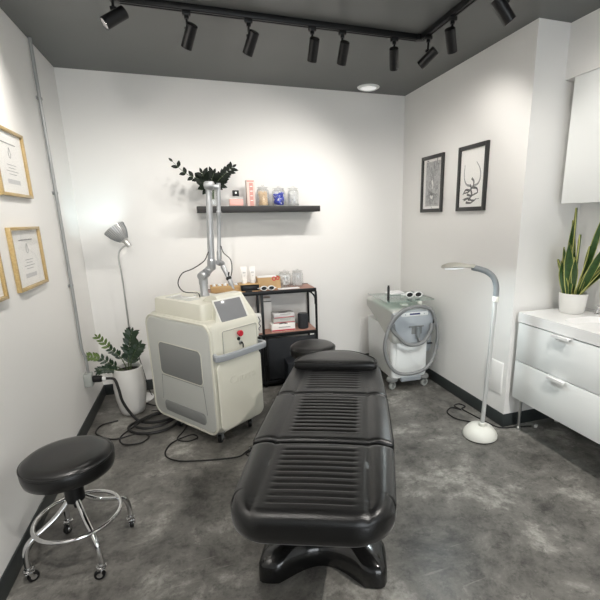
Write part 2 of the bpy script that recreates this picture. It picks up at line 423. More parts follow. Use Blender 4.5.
def art(y, z, label):
    t = thing('framed_picture', label, 'framed picture', (XR - .001, y, z), -PI / 2, 'black framed ink drawings on the right wall')
    frame_parts(t, .362, .49, .030, .020, M['frameb'], 0)
    part('mat_board', t, M['paper'], lambda b: box(b, (0, -.004, 0), (.307, .006, .435)))
    return t
def ribbon(b, pts, r0, r1, y=-.0085):
    P = smooth_path([(x, y, zz) for x, zz in pts], 6); n = len(P)
    for i, p in enumerate(P): p.y = y
    L_ = []; R_ = []
    for i in range(n):
        tt = P[min(i + 1, n - 1)] - P[max(i - 1, 0)]; tt.normalize(); s = Vector((-tt.z, 0, tt.x)); w_ = r0 + (r1 - r0) * i / (n - 1)
        L_.append(b.verts.new(P[i] + s * w_)); R_.append(b.verts.new(P[i] - s * w_))
    for i in range(n - 1): b.faces.new((L_[i], L_[i + 1], R_[i + 1], R_[i]))
# left drawing: dense grey ink
a1 = art(3.495, 1.838, 'black framed grey ink drawing on the right wall, nearer the corner')
part('ink_wash', a1, M['inkp'], lambda b: box(b, (.01, -.0075, .0), (.235, .0006, .385)))
def ink1(b):
    rnd = random.Random(3)
    for k in range(26):
        x = rnd.uniform(-.09, .10); zz = rnd.uniform(-.18, .17); s = .05
        ribbon(b, [(x, zz), (x + rnd.uniform(-s, s) * .6, zz + rnd.uniform(-s, s)), (x + rnd.uniform(-s, s), zz + rnd.uniform(-s, s)), (x + rnd.uniform(-s, s), zz + rnd.uniform(-s, s))], .006, .0015)
    ribbon(b, [(-.08, .17), (-.02, .10), (.05, .07), (.10, .12)], .004, .002); ribbon(b, [(.0, .10), (.03, .0), (-.02, -.08), (.03, -.17)], .010, .004)
    for k in range(14):
        x = rnd.uniform(-.08, .08); zz = rnd.uniform(-.18, -.08)
        ribbon(b, [(x, zz), (x + .02, zz + .012), (x + .035, zz - .01)], .007, .002)
part('ink_lines', a1, M['inkm'], ink1)
part('white_highlight', a1, M['paper'], lambda b: ribbon(b, [(.0, .03), (.018, -.01), (.004, -.045)], .012, .004, -.0092))
part('white_highlight', a1, M['paper'], lambda b: ribbon(b, [(-.02, -.1), (.0, -.12), (.02, -.1)], .01, .01, -.0092))
# right drawing: two long horns over a dark figure
a2 = art(2.912, 1.838, 'black framed ink drawing of tall curved horns on the right wall, nearer the pillar')
def ink2(b):
    ribbon(b, [(-.095, .105), (-.10, .04), (-.09, -.01), (-.06, -.045), (-.02, -.055)], .003, .009)
    ribbon(b, [(.05, .115), (.095, .06), (.105, .0), (.08, -.045), (.03, -.058)], .003, .009)
def ink3(b):
    for p in ([(.0, .0), (.03, -.03), (.015, -.07), (-.01, -.09)], [(-.02, -.05), (.0, -.07), (-.03, -.10), (-.10, -.11)], [(-.02, -.09), (-.07, -.085), (-.105, -.12)],
              [(.02, -.07), (.07, -.08), (.08, -.11), (.04, -.12)], [(-.05, -.12), (.0, -.13), (.06, -.12)], [(0, -.09), (.01, -.13), (-.03, -.16), (.05, -.165)],
              [(-.09, -.16), (-.03, -.15), (.03, -.172), (.07, -.155)], [(-.06, -.18), (0, -.185), (.03, -.175)]):
        ribbon(b, p, .010, .004)
    ribbon(b, [(-.105, -.155), (-.06, -.158)], .002, .002); ribbon(b, [(.06, -.158), (.105, -.156)], .002, .002)
part('ink_horns', a2, M['inkm'], ink2)
part('ink_figure', a2, M['ink'], ink3)

# ------------------------------------------------------------------ wall shelf and what stands on it
SX0, SX1, SY0, SZ0, SZ1 = .052, 1.130, 3.82, 1.615, 1.666
single('wall_shelf', 'long black-brown floating shelf on the back wall', 'shelf', M['shelf'], lambda b: bx(b, SX0, SX1, SY0, YB - .0005, SZ0, SZ1, .002))
ZS = SZ1 + .0005

def zz_leaflet(b, base, dirv, up, L_, W_, mi=0):
    d = dirv.normalized(); s = d.cross(up).normalized(); n = s.cross(d)
    prof = ((0, .12), (.2, .75), (.45, 1), (.7, .8), (.9, .35), (1, .02))
    top = []; 
    for (tt, w) in prof:
        c = base + d * L_ * tt + n * (-.12 * L_ * tt * tt); ww = W_ * w * .5
        top.append((c - s * ww + n * .0016, c + n * (-.0012), c + s * ww + n * .0016, c - n * .0045 * w))
    V = [[b.verts.new(p) for p in r] for r in top]
    for a, c in zip(V, V[1:]):
        for k in range(4):
            b.faces.new((a[k], a[(k + 1) % 4], c[(k + 1) % 4], c[k])).material_index = mi
    b.faces.new(V[0][::-1]).material_index = mi; b.faces.new(V[-1]).material_index = mi

def zz_frond(b, pts, r0, n, L_, W_, mi_leaf=0, mi_stem=1, start=.3, young=None, seed=0):
    rnd = random.Random(seed)
    P = smooth_path(pts, 8); tube(b, P, [r0, r0 * .35], 7, mi=mi_stem)
    m = len(P)
    for i in range(n):
        f = start + (1 - start) * i / (n - 1); idx = min(m - 2, int(f * (m - 1)))
        p = P[idx]; tg = (P[idx + 1] - P[idx]).normalized()
        side = tg.cross(Vector((0, -1, .25))).normalized()
        sz = (1 - .35 * abs(f - .6)) * (.7 if i == n - 1 else 1)
        for sg in (1, -1):
            dv = side * sg * .8 + tg * .75 + Vector((rnd.uniform(-.15, .15), rnd.uniform(-.35, .1), rnd.uniform(-.1, .15)))
            if i == n - 1 and sg == 1: dv = tg
            if i == n - 1 and sg == -1: continue
            zz_leaflet(b, p, dv, Vector((0, -1, .3)) , L_ * sz * rnd.uniform(.85, 1.1), W_ * sz, young if (young is not None and f > .62) else mi_leaf)

# shelf plant
zx, zy = .19, 3.90
vz = thing('plant_vase', 'cloudy glass vase holding dark sprigs at the left end of the wall shelf', 'vase', (zx, zy, ZS))
part('glass_body', vz, M['glass'], lambda b: lathe(b, [(0, 0), (.04, 0), (.046, .01), (.048, .06), (.04, .10), (.038, .135), (.041, .14), (.035, .135), (.037, .10), (.044, .06), (.042, .012), (0, .008)], seg=28))
part('pebbles', vz, M['vasew'], lambda b: lathe(b, [(0, .0085), (.0405, .0125), (.043, .05), (.02, .055), (0, .057)], seg=24))
pl = thing('leafy_sprigs', 'dark green leafy sprigs rising above the left end of the wall shelf', 'plant', (zx, zy, ZS + .06))
def P3(x, z): return (x - zx, -.0, z - ZS - .06)
def sprigs(b):
    zz_frond(b, [(.0, 0, .0), (.005, -.01, .09), (-.09, -.04, .155), (-.20, -.06, .20), (-.305, -.08, .30)], .004, 7, .066, .034, start=.30, seed=1)
    zz_frond(b, [(.008, 0, .0), (.02, 0, .10), (.055, -.02, .15), (.12, -.03, .21), (.19, -.03, .265)], .004, 8, .070, .036, start=.40, seed=2)
    zz_frond(b, [(-.005, 0, .0), (-.005, 0, .08), (-.045, -.03, .13), (-.075, -.05, .215)], .004, 6, .085, .042, start=.42, seed=3)
    zz_frond(b, [(.0, 0, .0), (.005, -.01, .08), (.0, -.03, .14), (.025, -.05, .21)], .004, 6, .085, .042, start=.5, seed=4)
    zz_frond(b, [(-.01, 0, .0), (-.008, 0, .08), (-.05, -.03, .105), (-.07, -.05, .14)], .004, 5, .095, .048, start=.5, seed=5)
    zz_frond(b, [(.01, 0, .0), (.012, 0, .09), (.06, -.02, .12), (.10, -.02, .17)], .004, 5, .075, .038, start=.5, seed=6)
part('foliage', pl, [M['leafd'], M['stem']], sprigs)

# perfume style bottle
t = thing('perfume_bottle', 'squat pink-labelled bottle with square black cap on the wall shelf', 'bottle', (.392, 3.95, ZS))
part('bottle_body', t, M['glass'], lambda b: box(b, (0, 0, .04), (.125, .05, .08), .006))
part('label_sleeve', t, M['pink'], lambda b: (box(b, (0, 0, .033), (.118, .054, .055), .002)))
part('label_band', t, M['paper'], lambda b: box(b, (0, 0, .069), (.119, .0535, .008), .001))
part('neck', t, M['paper'], lambda b: lathe(b, [(0, .079), (.015, .079), (.015, .088), (0, .088)], seg=16))
part('cap', t, M['blackp'], lambda b: box(b, (0, 0, .112), (.055, .045, .05), .004))
part('cap_emblem', t, M['paper'], lambda b: box(b, (0, -.0232, .115), (.014, .001, .016), .0))
# tall pink carton
t = thing('tall_carton', 'tall narrow pink and white carton standing on the wall shelf', 'box', (.522, 3.955, ZS), .05)
part('carton_body', t, M['pinkl'], lambda b: box(b, (0, 0, .112), (.072, .055, .224), .002))
part('printed_stripe', t, M['pinkd'], lambda b: (box(b, (.004, -.0285, .10), (.034, .0012, .20)), box(b, (0, -.0285, .214), (.06, .0012, .012))))
for k in range(4): part('printed_line', t, M['paper'], lambda b: box(b, (.004, -.0295, .05 + .04 * k), (.022, .0008, .006)))

def jar(name, label, cat, x, y, z, r, h, mat_fill, fill_fn, group=None, fillname='contents'):
    t = thing(name, label, cat, (x, y, z), 0, group)
    neck = r * .72
    part('glass_body', t, M['glass'], lambda b: lathe(b, [(0, 0), (r * .92, 0), (r, .012), (r, h * .68), (r * .93, h * .76), (neck, h * .82), (neck, h * .86), (neck - .003, h * .86), (neck - .003, h * .82), (r * .9, h * .755), (r - .004, h * .67), (r - .004, .014), (r * .88, .006), (0, .006)], seg=30))
    lid = part('lid', t, M['glass'], lambda b: lathe(b, [(0, h * .865), (neck + .006, h * .865), (neck + .012, h * .88), (neck + .006, h * .90), (.02, h * .93), (.012, h * .94), (.010, h * .95), (0, h * .95)], seg=30))
    part('knob', lid, M['glass'], lambda b: lathe(b, [(0, h * .945), (.010, h * .95), (.014, h * .97), (.012, h * .99), (0, h)], seg=16))
    part('lid_rim', lid, M['steel'], lambda b: lathe(b, [(neck + .001, h * .862), (neck + .009, h * .862), (neck + .009, h * .872), (neck + .001, h * .872), (neck + .001, h * .862)], seg=30))
    if fill_fn: part(fillname, t, mat_fill, fill_fn)
    return t
def sticks(n, r, h, seed, tr=.0035, lean=.35):
    def fn(b):
        rnd = random.Random(seed)
        for i in range(n):
            a = rnd.uniform(0, 2 * PI); q = math.sqrt(rnd.random()) * (r - .012); a2 = a + rnd.uniform(-1.2, 1.2); q2 = math.sqrt(rnd.random()) * (r - .012)
            box_pts = [(q * math.cos(a), q * math.sin(a), .010), (q2 * math.cos(a2), q2 * math.sin(a2), h * rnd.uniform(.6, .72))]
            bar(b, box_pts[0], box_pts[1], tr * 2.2, tr * .8)
    return fn
def blobs(n, r, h, seed, s=.014):
    def fn(b):
        rnd = random.Random(seed)
        for i in range(n):
            a = rnd.uniform(0, 2 * PI); q = math.sqrt(rnd.random()) * (r - s * 1.25 - .005); z = s + .008 + (h * .66 - 2 * s - .008) * ((i + .5) / n)
            rr = bmesh.ops.create_icosphere(b, subdivisions=1, radius=s * rnd.uniform(.85, 1.1))
            for v in rr['verts']: v.co = v.co + Vector((q * math.cos(a), q * math.sin(a), z))
    return fn
def loops(n, r, h, seed, tr=.004):
    def fn(b):
        rnd = random.Random(seed)
        for i in range(n):
            pts = []
            for k in range(5):
                a = rnd.uniform(0, 2 * PI); q = math.sqrt(rnd.random()) * (r - .018)
                pts.append((q * math.cos(a), q * math.sin(a), rnd.uniform(.018, h * .62)))
            P = smooth_path(pts, 4)
            for p in P:
                l = math.hypot(p.x, p.y); 
                if l > r - .012: p.x *= (r - .012) / l; p.y *= (r - .012) / l
                p.z = min(max(p.z, .014), h * .68)
            tube(b, P, tr, 6)
    return fn
SH = 'lidded glass jars on the wall shelf'
jar('glass_jar', 'lidded glass jar of wooden sticks on the wall shelf', 'jar', .632, 3.95, ZS, .056, .185, M['stick'], sticks(30, .056, .185, 1, .0042), SH, 'wooden_sticks')
jar('glass_jar', 'lidded glass jar of bright blue and white packets on the wall shelf', 'jar', .776, 3.95, ZS, .062, .175, M['blue'], None, SH)
jb = [o for o in C.objects if o.name.startswith('glass_jar') and o.type == 'EMPTY'][-1]
part('blue_packets', jb, M['blue'], loops(16, .062, .19, 5, .009))
part('white_packets', jb, M['cotton'], loops(5, .062, .18, 6, .006))
jar('glass_jar', 'lidded glass jar of white coiled swabs, rightmost on the wall shelf', 'jar', .912, 3.95, ZS, .052, .178, M['cotton'], loops(9, .052, .185, 8, .0045), SH, 'white_swabs')

# ------------------------------------------------------------------ metal rack
RX0, RX1, RY0, RY1 = .02, 1.060, 3.735, 4.06
rk = thing('metal_rack', 'black metal rack with reddish wood boards against the back wall', 'shelving rack', ((RX0 + RX1) / 2, (RY0 + RY1) / 2, 0))
hx, hy = (RX1 - RX0) / 2, (RY1 - RY0) / 2
part('top_board', rk, M['redwood'], lambda b: bx(b, -hx + .012, hx - .012, -hy + .012, hy - .012, .905, .922, .002))
part('middle_board', rk, M['redwood'], lambda b: bx(b, -hx + .012, hx - .012, -hy + .012, hy - .012, .508, .524, .002))
part('bottom_board', rk, M['dark'], lambda b: bx(b, -hx + .012, hx - .012, -hy + .012, hy - .012, .04, .056, .002))
for sx in (-1, 1):
    def endf(b, sx=sx):
        x = sx * (hx - .012)
        P = [(x, -hy + .012, 0), (x, -hy + .012, .84), (x, -hy + .02, .885), (x, -hy + .06, .908), (x, hy - .06, .908), (x, hy - .02, .885), (x, hy - .012, .84), (x, hy - .012, 0)]
        tube(b, P, .0115, 8)
    part('end_frame', rk, M['black'], endf)
for sy in (-1, 1):
    def railf(b, sy=sy):
        y = sy * (hy - .006)
        bx(b, -hx + .01, hx - .01, y - .006, y + .006, .89, .925, .002); bx(b, -hx + .01, hx - .01, y - .006, y + .006, .49, .522, .002); bx(b, -hx + .01, hx - .01, y - .006, y + .006, .03, .062, .002)
    part('rail', rk, M['black'], railf)
    part('middle_post', rk, M['black'], lambda b, sy=sy: bx(b, -.011, .011, sy * (hy - .012) - .009, sy * (hy - .012) + .009, 0, .905, .002))
part('mesh_door', rk, M['mesh'], lambda b: bx(b, .035, hx - .04, -hy + .003, -hy + .011, .075, .475, .004))
part('mesh_door', rk, M['mesh'], lambda b: bx(b, -hx + .04, -.035, -hy + .003, -hy + .011, .075, .475, .004))
for q_ in ((.013, .035, -hy + .001, -hy + .013, .063, .489), (hx - .04, hx - .024, -hy + .001, -hy + .013, .063, .489), (-hx + .024, -hx + .04, -hy + .001, -hy + .013, .063, .489), (-.035, -.013, -hy + .001, -hy + .013, .063, .489)):
    part('door_frame', rk, M['black'], lambda b: bx(b, *q_, .001))
part('corner_brace', rk, M['black'], lambda b: tube(b, smooth_path([(hx - .02, -hy + .012, .77), (hx - .025, -hy + .012, .84), (hx - .06, -hy + .012, .885), (hx - .10, -hy + .012, .90)], 4), .008, 8))
RT = .9225 + .0005; RM = .5245 + .0005
# top of rack
tr = thing('bamboo_tray', 'long bamboo tray lined with small white pads behind the laser machine screen', 'tray', (.235, 3.86, RT))
part('tray_body', tr, M['bamboo'], lambda b: (bx(b, -.13, .13, -.06, .06, 0, .006), bx(b, -.13, .13, -.06, -.054, 0, .062, .001), bx(b, -.13, .13, .054, .06, 0, .062, .001), bx(b, -.13, -.124, -.06, .06, 0, .062), bx(b, .124, .13, -.06, .06, 0, .062)))
for k in range(5):
    single('gauze_pad', 'small folded white pad standing in the bamboo tray', 'pad', M['cotton'],
           lambda b: box(b, (0, 0, .036), (.024, .08, .058), .006), (.235 - .096 + k * .048, 3.86, RT + .0065), .1 * (k % 2), 'white pads in the bamboo tray')
box2 = thing('drawer_organiser', 'low bamboo organiser with an open black drawer under two white tubes', 'organiser', (.445, 3.85, RT))
part('organiser_body', box2, M['bamboo'], lambda b: (bx(b, -.09, .09, -.07, .08, 0, .005), bx(b, -.09, .09, -.07, .08, .060, .066, .001), bx(b, -.09, -.084, -.07, .08, .005, .06), bx(b, .084, .09, -.07, .08, .005, .06), bx(b, -.084, .084, .074, .08, .005, .06)))
part('black_drawer', box2, M['blackp'], lambda b: bx(b, -.075, .082, -.068, .07, .006, .052, .002))
for k, x in enumerate((.408, .482)):
    t = thing('cream_tube', ('left white lotion tube standing on the bamboo organiser', 'right white lotion tube standing on the bamboo organiser')[k], 'tube', (x, 3.86, RT + .0665), 0, 'white lotion tubes')
    part('tube_body', t, M['paper'], lambda b: loft(b, [[(px_, py_, z) for px_, py_ in rrect(w, d, min(w, d) * .45, 4)] for (z, w, d) in ((.03, .048, .044), (.09, .054, .034), (.142, .056, .008), (.15, .056, .006))]))
    part('cap', t, M['whiteg'], lambda b: lathe(b, [(0, 0), (.023, 0), (.024, .004), (.024, .030), (0, .030)], seg=24))
    part('printed_lines', t, M['printl'], lambda b: (box(b, (0, -.0222, .10), (.024, .004, .012), .0), box(b, (0, -.0245, .07), (.016, .004, .004))))
kb = thing('kraft_box', 'open kraft cardboard box behind the white goggles on the rack', 'box', (.628, 3.885, RT))
part('box_body', kb, M['kraft'], lambda b: (bx(b, -.105, .105, -.06, -.056, 0, .112), bx(b, -.105, .105, .056, .06, 0, .112), bx(b, -.105, -.101, -.056, .056, 0, .112), bx(b, .101, .105, -.056, .056, 0, .112), bx(b, -.101, .101, -.056, .056, 0, .004)))
part('tissue_fill', kb, M['cotton'], lambda b: box(b, (-.01, 0, .075), (.18, .10, .09), .015))
part('red_sticker', kb, M['red'], lambda b: (lathe(b, [(.012, 0), (.020, 0), (.020, .005), (.012, .005), (.012, 0)], (.045, -.0565, .098), 20, (0, -1, .0)), lathe(b, [(.010, 0), (.018, 0), (.018, .005), (.010, .005), (.010, 0)], (.078, -.0565, .102), 20, (0, -1, .0))))

def goggles(name, label, loc, rz, s=1.0, body=None, tilt=0):
    t = thing(name, label, 'goggles', loc, rz, None)
    body = body or M['whiteg']
    def eye(b, sx):
        ring = []
        for (k, y) in ((1.0, 0), (1.12, .012), (1.08, .028), (.9, .032)):
            ring.append([(sx * .034 * s + .031 * s * k * math.cos(a), -y * s, (.026 + .021 * k * math.sin(a)) * s) for a in [2 * PI * i / 24 for i in range(24)]])
        inner = [[(sx * .034 * s + .031 * s * k * math.cos(a), -y * s, (.026 + .021 * k * math.sin(a)) * s) for a in [2 * PI * i / 24 for i in range(24)]] for (k, y) in ((.78, .030), (.72, .004))]
        loft(b, ring + inner, cap=False)
    for sx in (-1, 1):
        part('eye_cup', t, body, lambda b, sx=sx: eye(b, sx))
        part('dark_lens', t, M['blackg'], lambda b, sx=sx: lathe(b, [(0, 0), (.0245 * s, 0), (.0245 * s, .003), (0, .003)], (sx * .034 * s, -.022 * s, .026 * s), 20, (0, -1, 0), sy=.68))
    part('bridge', t, body, lambda b: box(b, (0, -.016 * s, .028 * s), (.014 * s, .012 * s, .012 * s), .003))
    part('strap', t, M['cotton'], lambda b: tube(b, smooth_path([(-.066 * s, -.01 * s, .026 * s), (-.085 * s, .02 * s, .02 * s), (-.04 * s, .05 * s, .016 * s), (.04 * s, .05 * s, .016 * s), (.085 * s, .02 * s, .02 * s), (.066 * s, -.01 * s, .026 * s)], 6), .004 * s, 6))
    return t
goggles('protective_goggles', 'white protective goggles with dark lenses on the rack in front of the kraft box', (.598, 3.770, RT + .0005), 0, .98)
t = thing('glass_jar', 'larger lidded glass jar of white cotton balls on the rack top', 'jar', (.80, 3.92, RT), 0)
C.objects.unlink(t); bpy.data.objects.remove(t)
jar('glass_jar', 'lidded glass jar full of white cotton balls on the rack top', 'jar', .792, 3.92, RT, .062, .165, M['cotton'], blobs(60, .062, .185, 11, .0145), 'lidded glass jars on the rack', 'cotton_balls')
jar('glass_jar', 'lidded glass jar of upright white swabs at the right of the rack top', 'jar', .918, 3.93, RT, .056, .165, M['cotton'], sticks(34, .056, .185, 12, .003), 'lidded glass jars on the rack', 'cotton_swabs')
single('paper_napkin', 'folded white paper napkin lying flat at the front of the rack top', 'napkin', M['cotton'], lambda b: box(b, (0, 0, .004), (.20, .06, .007), .002), (.80, 3.80, RT), .04)
single('black_pen', 'short dark pen lying on the rack top in front of the organiser', 'pen', M['blackp'], lambda b: tube(b, [(-.03, 0, .006), (.03, 0, .006)], .006, 10), (.43, 3.762, RT), .1)
# middle of rack
t = thing('tall_white_box', 'tall white box with a dark band on the rack middle board', 'box', (.615, 3.972, RM), 0)
part('box_body', t, M['paper'], lambda b: box(b, (0, 0, .15), (.075, .10, .30), .002))
part('dark_band', t, M['blackp'], lambda b: box(b, (0, 0, .268), (.077, .102, .008), .0))
gbl = []
for k, (z, m_, lab, w_) in enumerate(((0, M['paper'], 'white glove box with a dark slot, lowest of the stack on the rack', .225), (.0705, M['panelgrey'], 'grey glove box in the middle of the stack on the rack', .205), (.1185, M['printl'], 'grey glove box topmost of the stack on the rack', .20))):
    t = thing('glove_box', lab, 'box', (.735 + (.012 if k else 0), 3.85 + (.02 if k else 0), RM + z), .03 * k, 'glove boxes stacked on the rack')
    h_ = .068 if k == 0 else .046
    part('box_body', t, m_, lambda b: box(b, (0, 0, h_ / 2), (w_, .12, h_), .002))
    part('red_stripe', t, M['redp'], lambda b: box(b, (0, -.0605, .009), (w_ - .004, .0012, .012 if k == 0 else .006)))
    part('printed_lines', t, M['print'], lambda b: box(b, (.01, -.0605, .038), (w_ * .5, .0012, .006)))
    if k != 1:
        part('dispensing_slot', t, M['ink'], lambda b: lathe(b, [(0, 0), (.045, 0), (.045, .0012), (0, .0012)], (0, -.01, h_ - .0002), 20, sy=.4))
part('glove_tuft', [o for o in C.objects if o.get('label', '').startswith('white glove box')][0], M['ink'], lambda b: tube(b, smooth_path([(-.04, -.05, .066), (0, -.055, .077), (.04, -.05, .066)], 5), .006, 7))
t = thing('smart_speaker', 'black cylindrical speaker on the right of the rack middle board', 'speaker', (.938, 3.84, RM))
part('speaker_body', t, M['mesh'], lambda b: lathe(b, [(0, 0), (.046, 0), (.05, .005), (.05, .138), (.046, .144), (0, .144)], seg=32))
part('top_disc', t, M['blackg'], lambda b: lathe(b, [(0, .144), (.042, .144), (.042, .147), (0, .147)], seg=32))
t = thing('paper_bag', 'small white bag with black squiggle beside the laser machine on the rack middle board', 'bag', (.49, 3.82, RM))
part('bag_body', t, M['paper'], lambda b: loft(b, [[(x, y, z) for x, y in rrect(w, d, .006, 3)] for (z, w, d) in ((0, .085, .07), (.08, .09, .075), (.15, .085, .06), (.185, .08, .02))]))
part('black_drawing', t, M['ink'], lambda b: tube(b, smooth_path([(.012, -.0385, .16), (.028, -.041, .12), (.012, -.0412, .10), (.030, -.041, .07), (.010, -.040, .05), (.02, -.039, .03)], 5), .003, 6))
t = thing('storage_box', 'small dark box on the floor between the rack and the stool', 'box', (.80, 3.58, 0))
part('box_body', t, M['dark'], lambda b: box(b, (0, 0, .15), (.20, .18, .30), .012))
part('latch', t, M['midgrey'], lambda b: box(b, (-.05, -.092, .21), (.018, .006, .018), .002))

# ------------------------------------------------------------------ laser machine
LM = thing('laser_machine', 'cream wheeled laser machine with tilted touch screen and tall jointed arm', 'laser machine', (.055, 2.712, 0), math.radians(36))
W_, D_, Z0, Z1 = .428, .745, .10, .900
# local: x 0..W (front face is y=0), y 0..D depth, left side panel at x=0
def body(b):
    ring = []
    # side outline extruded in x; rounded vertical edges through ring loft in z
    for (z, ins, rr) in ((Z0, .045, .05), (Z0 + .025, .018, .05), (Z0 + .07, 0, .045), (Z1 - .05, 0, .045), (Z1 - .015, .006, .045), (Z1, .022, .04)):
        ring.append([(x, y, z) for x, y in rrect(W_ - 2 * ins, D_ - 2 * ins, rr, 6, W_ / 2, D_ / 2)])
    loft(b, ring)
part('main_body', LM, M['cream'], body, ang=40)
# left side shell panel (rounded rectangle standing proud)
def sidepanel(b):
    rings = []
    for (x, ins) in ((.006, 0), (-.004, 0), (-.010, .006), (-.012, .014)):
        rings.append([(x, y, z) for y, z in rrect(D_ - .03 - 2 * ins, Z1 - Z0 - .035 - 2 * ins, .075 - ins, 8, D_ / 2 + .005, (Z0 + Z1) / 2 + .0)])
    loft(b, rings)
part('side_panel', LM, M['panelgrey'], sidepanel, ang=50)
def rp(b, x0, x1, y0, y1, z0, z1, r, thick_ins=.004):
    loft(b, [[(x, y, z) for y, z in rrect(y1 - y0 - 2 * i, z1 - z0 - 2 * i, r - i, 6, (y0 + y1) / 2, (z0 + z1) / 2)] for (x, i) in ((x0, 0), (x1, 0), (x1 - .002, .004))])
part('side_vent', LM, M['midgrey'], lambda b: rp(b, -.008, -.0155, .12, .60, .462, .70, .035))
part('lower_vent', LM, M['midgrey'], lambda b: rp(b, -.008, -.0155, .12, .60, .165, .25, .03))
def seam(b):
    tube(b, [(-.0125, .13, .448), (-.0125, .60, .448)], .0022, 6)
    tube(b, [(-.0125, .60, .448), (-.0125, .62, .25)], .0022, 6)
    tube(b, [(-.0125, .12, .455), (-.0125, .10, .25)], .0022, 6)
part('panel_seam', LM, M['midgrey'], seam)
part('side_vent_border', LM, M['cream'], lambda b: tube(b, [(-.0125, y, z) for y, z in rrect(.49, .248, .038, 6, .36, .581)], .0035, 6, closed=True))
# trim lip round the side panel
part('panel_lip', LM, M['cream'], lambda b: tube(b, [(-.003, y, z) for y, z in rrect(D_ - .012, Z1 - Z0 - .022, .08, 8, D_ / 2 + .005, (Z0 + Z1) / 2)], .009, 8, closed=True))
# front lower door slightly proud
def fdoor(b):
    loft(b, [[(x, y, z) for x, z in rrect(W_ - .03 - 2 * i, .50 - 2 * i, .05 - i, 6, W_ / 2 + .002, .385)] for (y, i) in ((.01, 0), (-.004, 0), (-.008, .005), (-.010, .012))])
part('front_door', LM, M['cream'], fdoor, ang=50)
# top tier
def tier(b):
    loft(b, [[(x, y, z) for x, y in rrect(w, d, .035, 5, cx, cy)] for (z, w, d, cx, cy) in ((Z1 - .012, .36, .58, .215, .41), (Z1 + .10, .35, .57, .215, .41), (Z1 + .108, .34, .56, .215, .41), (Z1 + .11, .30, .52, .215, .41))])
part('top_tier', LM, M['cream'], tier, ang=40)
part('top_recess', LM, M['panelgrey'], lambda b: box(b, (.13, .46, Z1 + .1115), (.10, .28, .004), .003))
# screen head: wedge with sloping front
HX0, HX1 = .045, .420
prof = [(.010, Z1 - .24), (-.004, Z1 - .06), (.010, Z1 - .028), (.098, Z1 + .140), (.112, Z1 + .155), (.17, Z1 + .158), (.21, Z1 + .145), (.26, Z1 + .10), (.26, Z1 - .24)]
def head(b):
    rings = []
    for (x, i) in ((HX0, .012), (HX0 + .008, .004), (HX0 + .02, 0), (HX1 - .02, 0), (HX1 - .008, .004), (HX1, .012)):
        cy = .14; cz = Z1 + .02
        rings.append([((x if z < Z1 - .04 else x + ((.10 if x < .2 else -.045) * max(0, min(1, (z - Z1 + .028) / .168)))), y + (cy - y) * i * 3, z + (cz - z) * i * 3) for y, z in prof])
    loft(b, rings)
part('screen_head', LM, M['cream'], head, ang=30)
# sloping frame: vectors on the slope
s0 = Vector((0, .010, Z1 - .028)); s1 = Vector((0, .098, Z1 + .140)); sl = (s1 - s0).normalized(); sn = Vector((0, -sl.z, sl.y))
ang_s = math.atan2(sl.z, sl.y)
def onslope(x, f): 
    p = s0 + (s1 - s0) * f; return Vector((x, p.y, p.z))
RS = Matrix.Rotation(ang_s, 3, 'X')
def scr(b): box(b, onslope(.220, .50) + sn * .002, (.224, .152, .006), .004, rot=RS)
part('touch_screen', LM, M['screen'], scr)
def bez(b):
    box(b, onslope(.224, .48) + sn * .0, (.255, .184, .004), .004, rot=RS)
part('screen_bezel', LM, M['lampw'], bez)
part('printed_name_strip', LM, M['panelgrey'], lambda b: [box(b, onslope(.20 + k * .012, .015) + sn * .0025, (.008, .007 - .002 * (k % 2), .001), .0, rot=RS) for k in range(6)])
# button panel recess
def bpanel(b): loft(b, [[(x, y, z) for x, z in rrect(.31 - 2 * i, .165 - 2 * i, .012, 4, .235, Z1 - .142)] for (y, i) in ((.02, 0), (-.006, 0), (-.008, .004), (-.003, .009))])
part('control_panel', LM, M['cream'], bpanel, ang=30)
part('panel_outline', LM, M['midgrey'], lambda b: tube(b, [(x, -.0075, z) for x, z in rrect(.305, .16, .012, 4, .235, Z1 - .142)], .0018, 6, closed=True))
part('emergency_button', LM, M['red'], lambda b: lathe(b, [(.014, .0), (.014, .014), (.021, .016), (.022, .024), (.018, .03), (0, .031)], (.222, -.004, Z1 - .100), 24, (0, -1, 0)))
ks = part('key_switch', LM, M['black'], lambda b: lathe(b, [(.012, 0), (.012, .006), (0, .006)], (.218, -.004, Z1 - .14), 20, (0, -1, 0)))
part('key_port', LM, M['steel'], lambda b: lathe(b, [(.015, 0), (.015, .006), (.009, .008), (0, .008)], (.233, -.004, Z1 - .170), 20, (0, -1, 0)))
part('key', LM, M['black'], lambda b: (box(b, (.233, -.020, Z1 - .170), (.004, .02, .014), .001), box(b, (.235, -.028, Z1 - .190), (.012, .004, .03), .002)))
# handle bar
def hbar(b):
    P = smooth_path([(.02, .02, .68), (.0, -.025, .68), (.012, -.045, .68), (.08, -.058, .68), (.33, -.058, .68), (.405, -.052, .68), (.424, -.03, .68), (.415, .03, .68)], 6)
    rings = []
    for i, p in enumerate(P):
        tg = (P[min(i + 1, len(P) - 1)] - P[max(0, i - 1)]).normalized(); n = Vector((tg.y, -tg.x, 0))
        rings.append([p + n * a + Vector((0, 0, c)) for a, c in ((-.010, -.020), (.008, -.023), (.013, -.015), (.013, .015), (.006, .023), (-.010, .020))])
    loft(b, rings)
part('handle_bar', LM, M['barg'], hbar, ang=40)
part('handle_socket', LM, M['black'], lambda b: box(b, (.405, -.016, .722), (.018, .03, .02), .004))
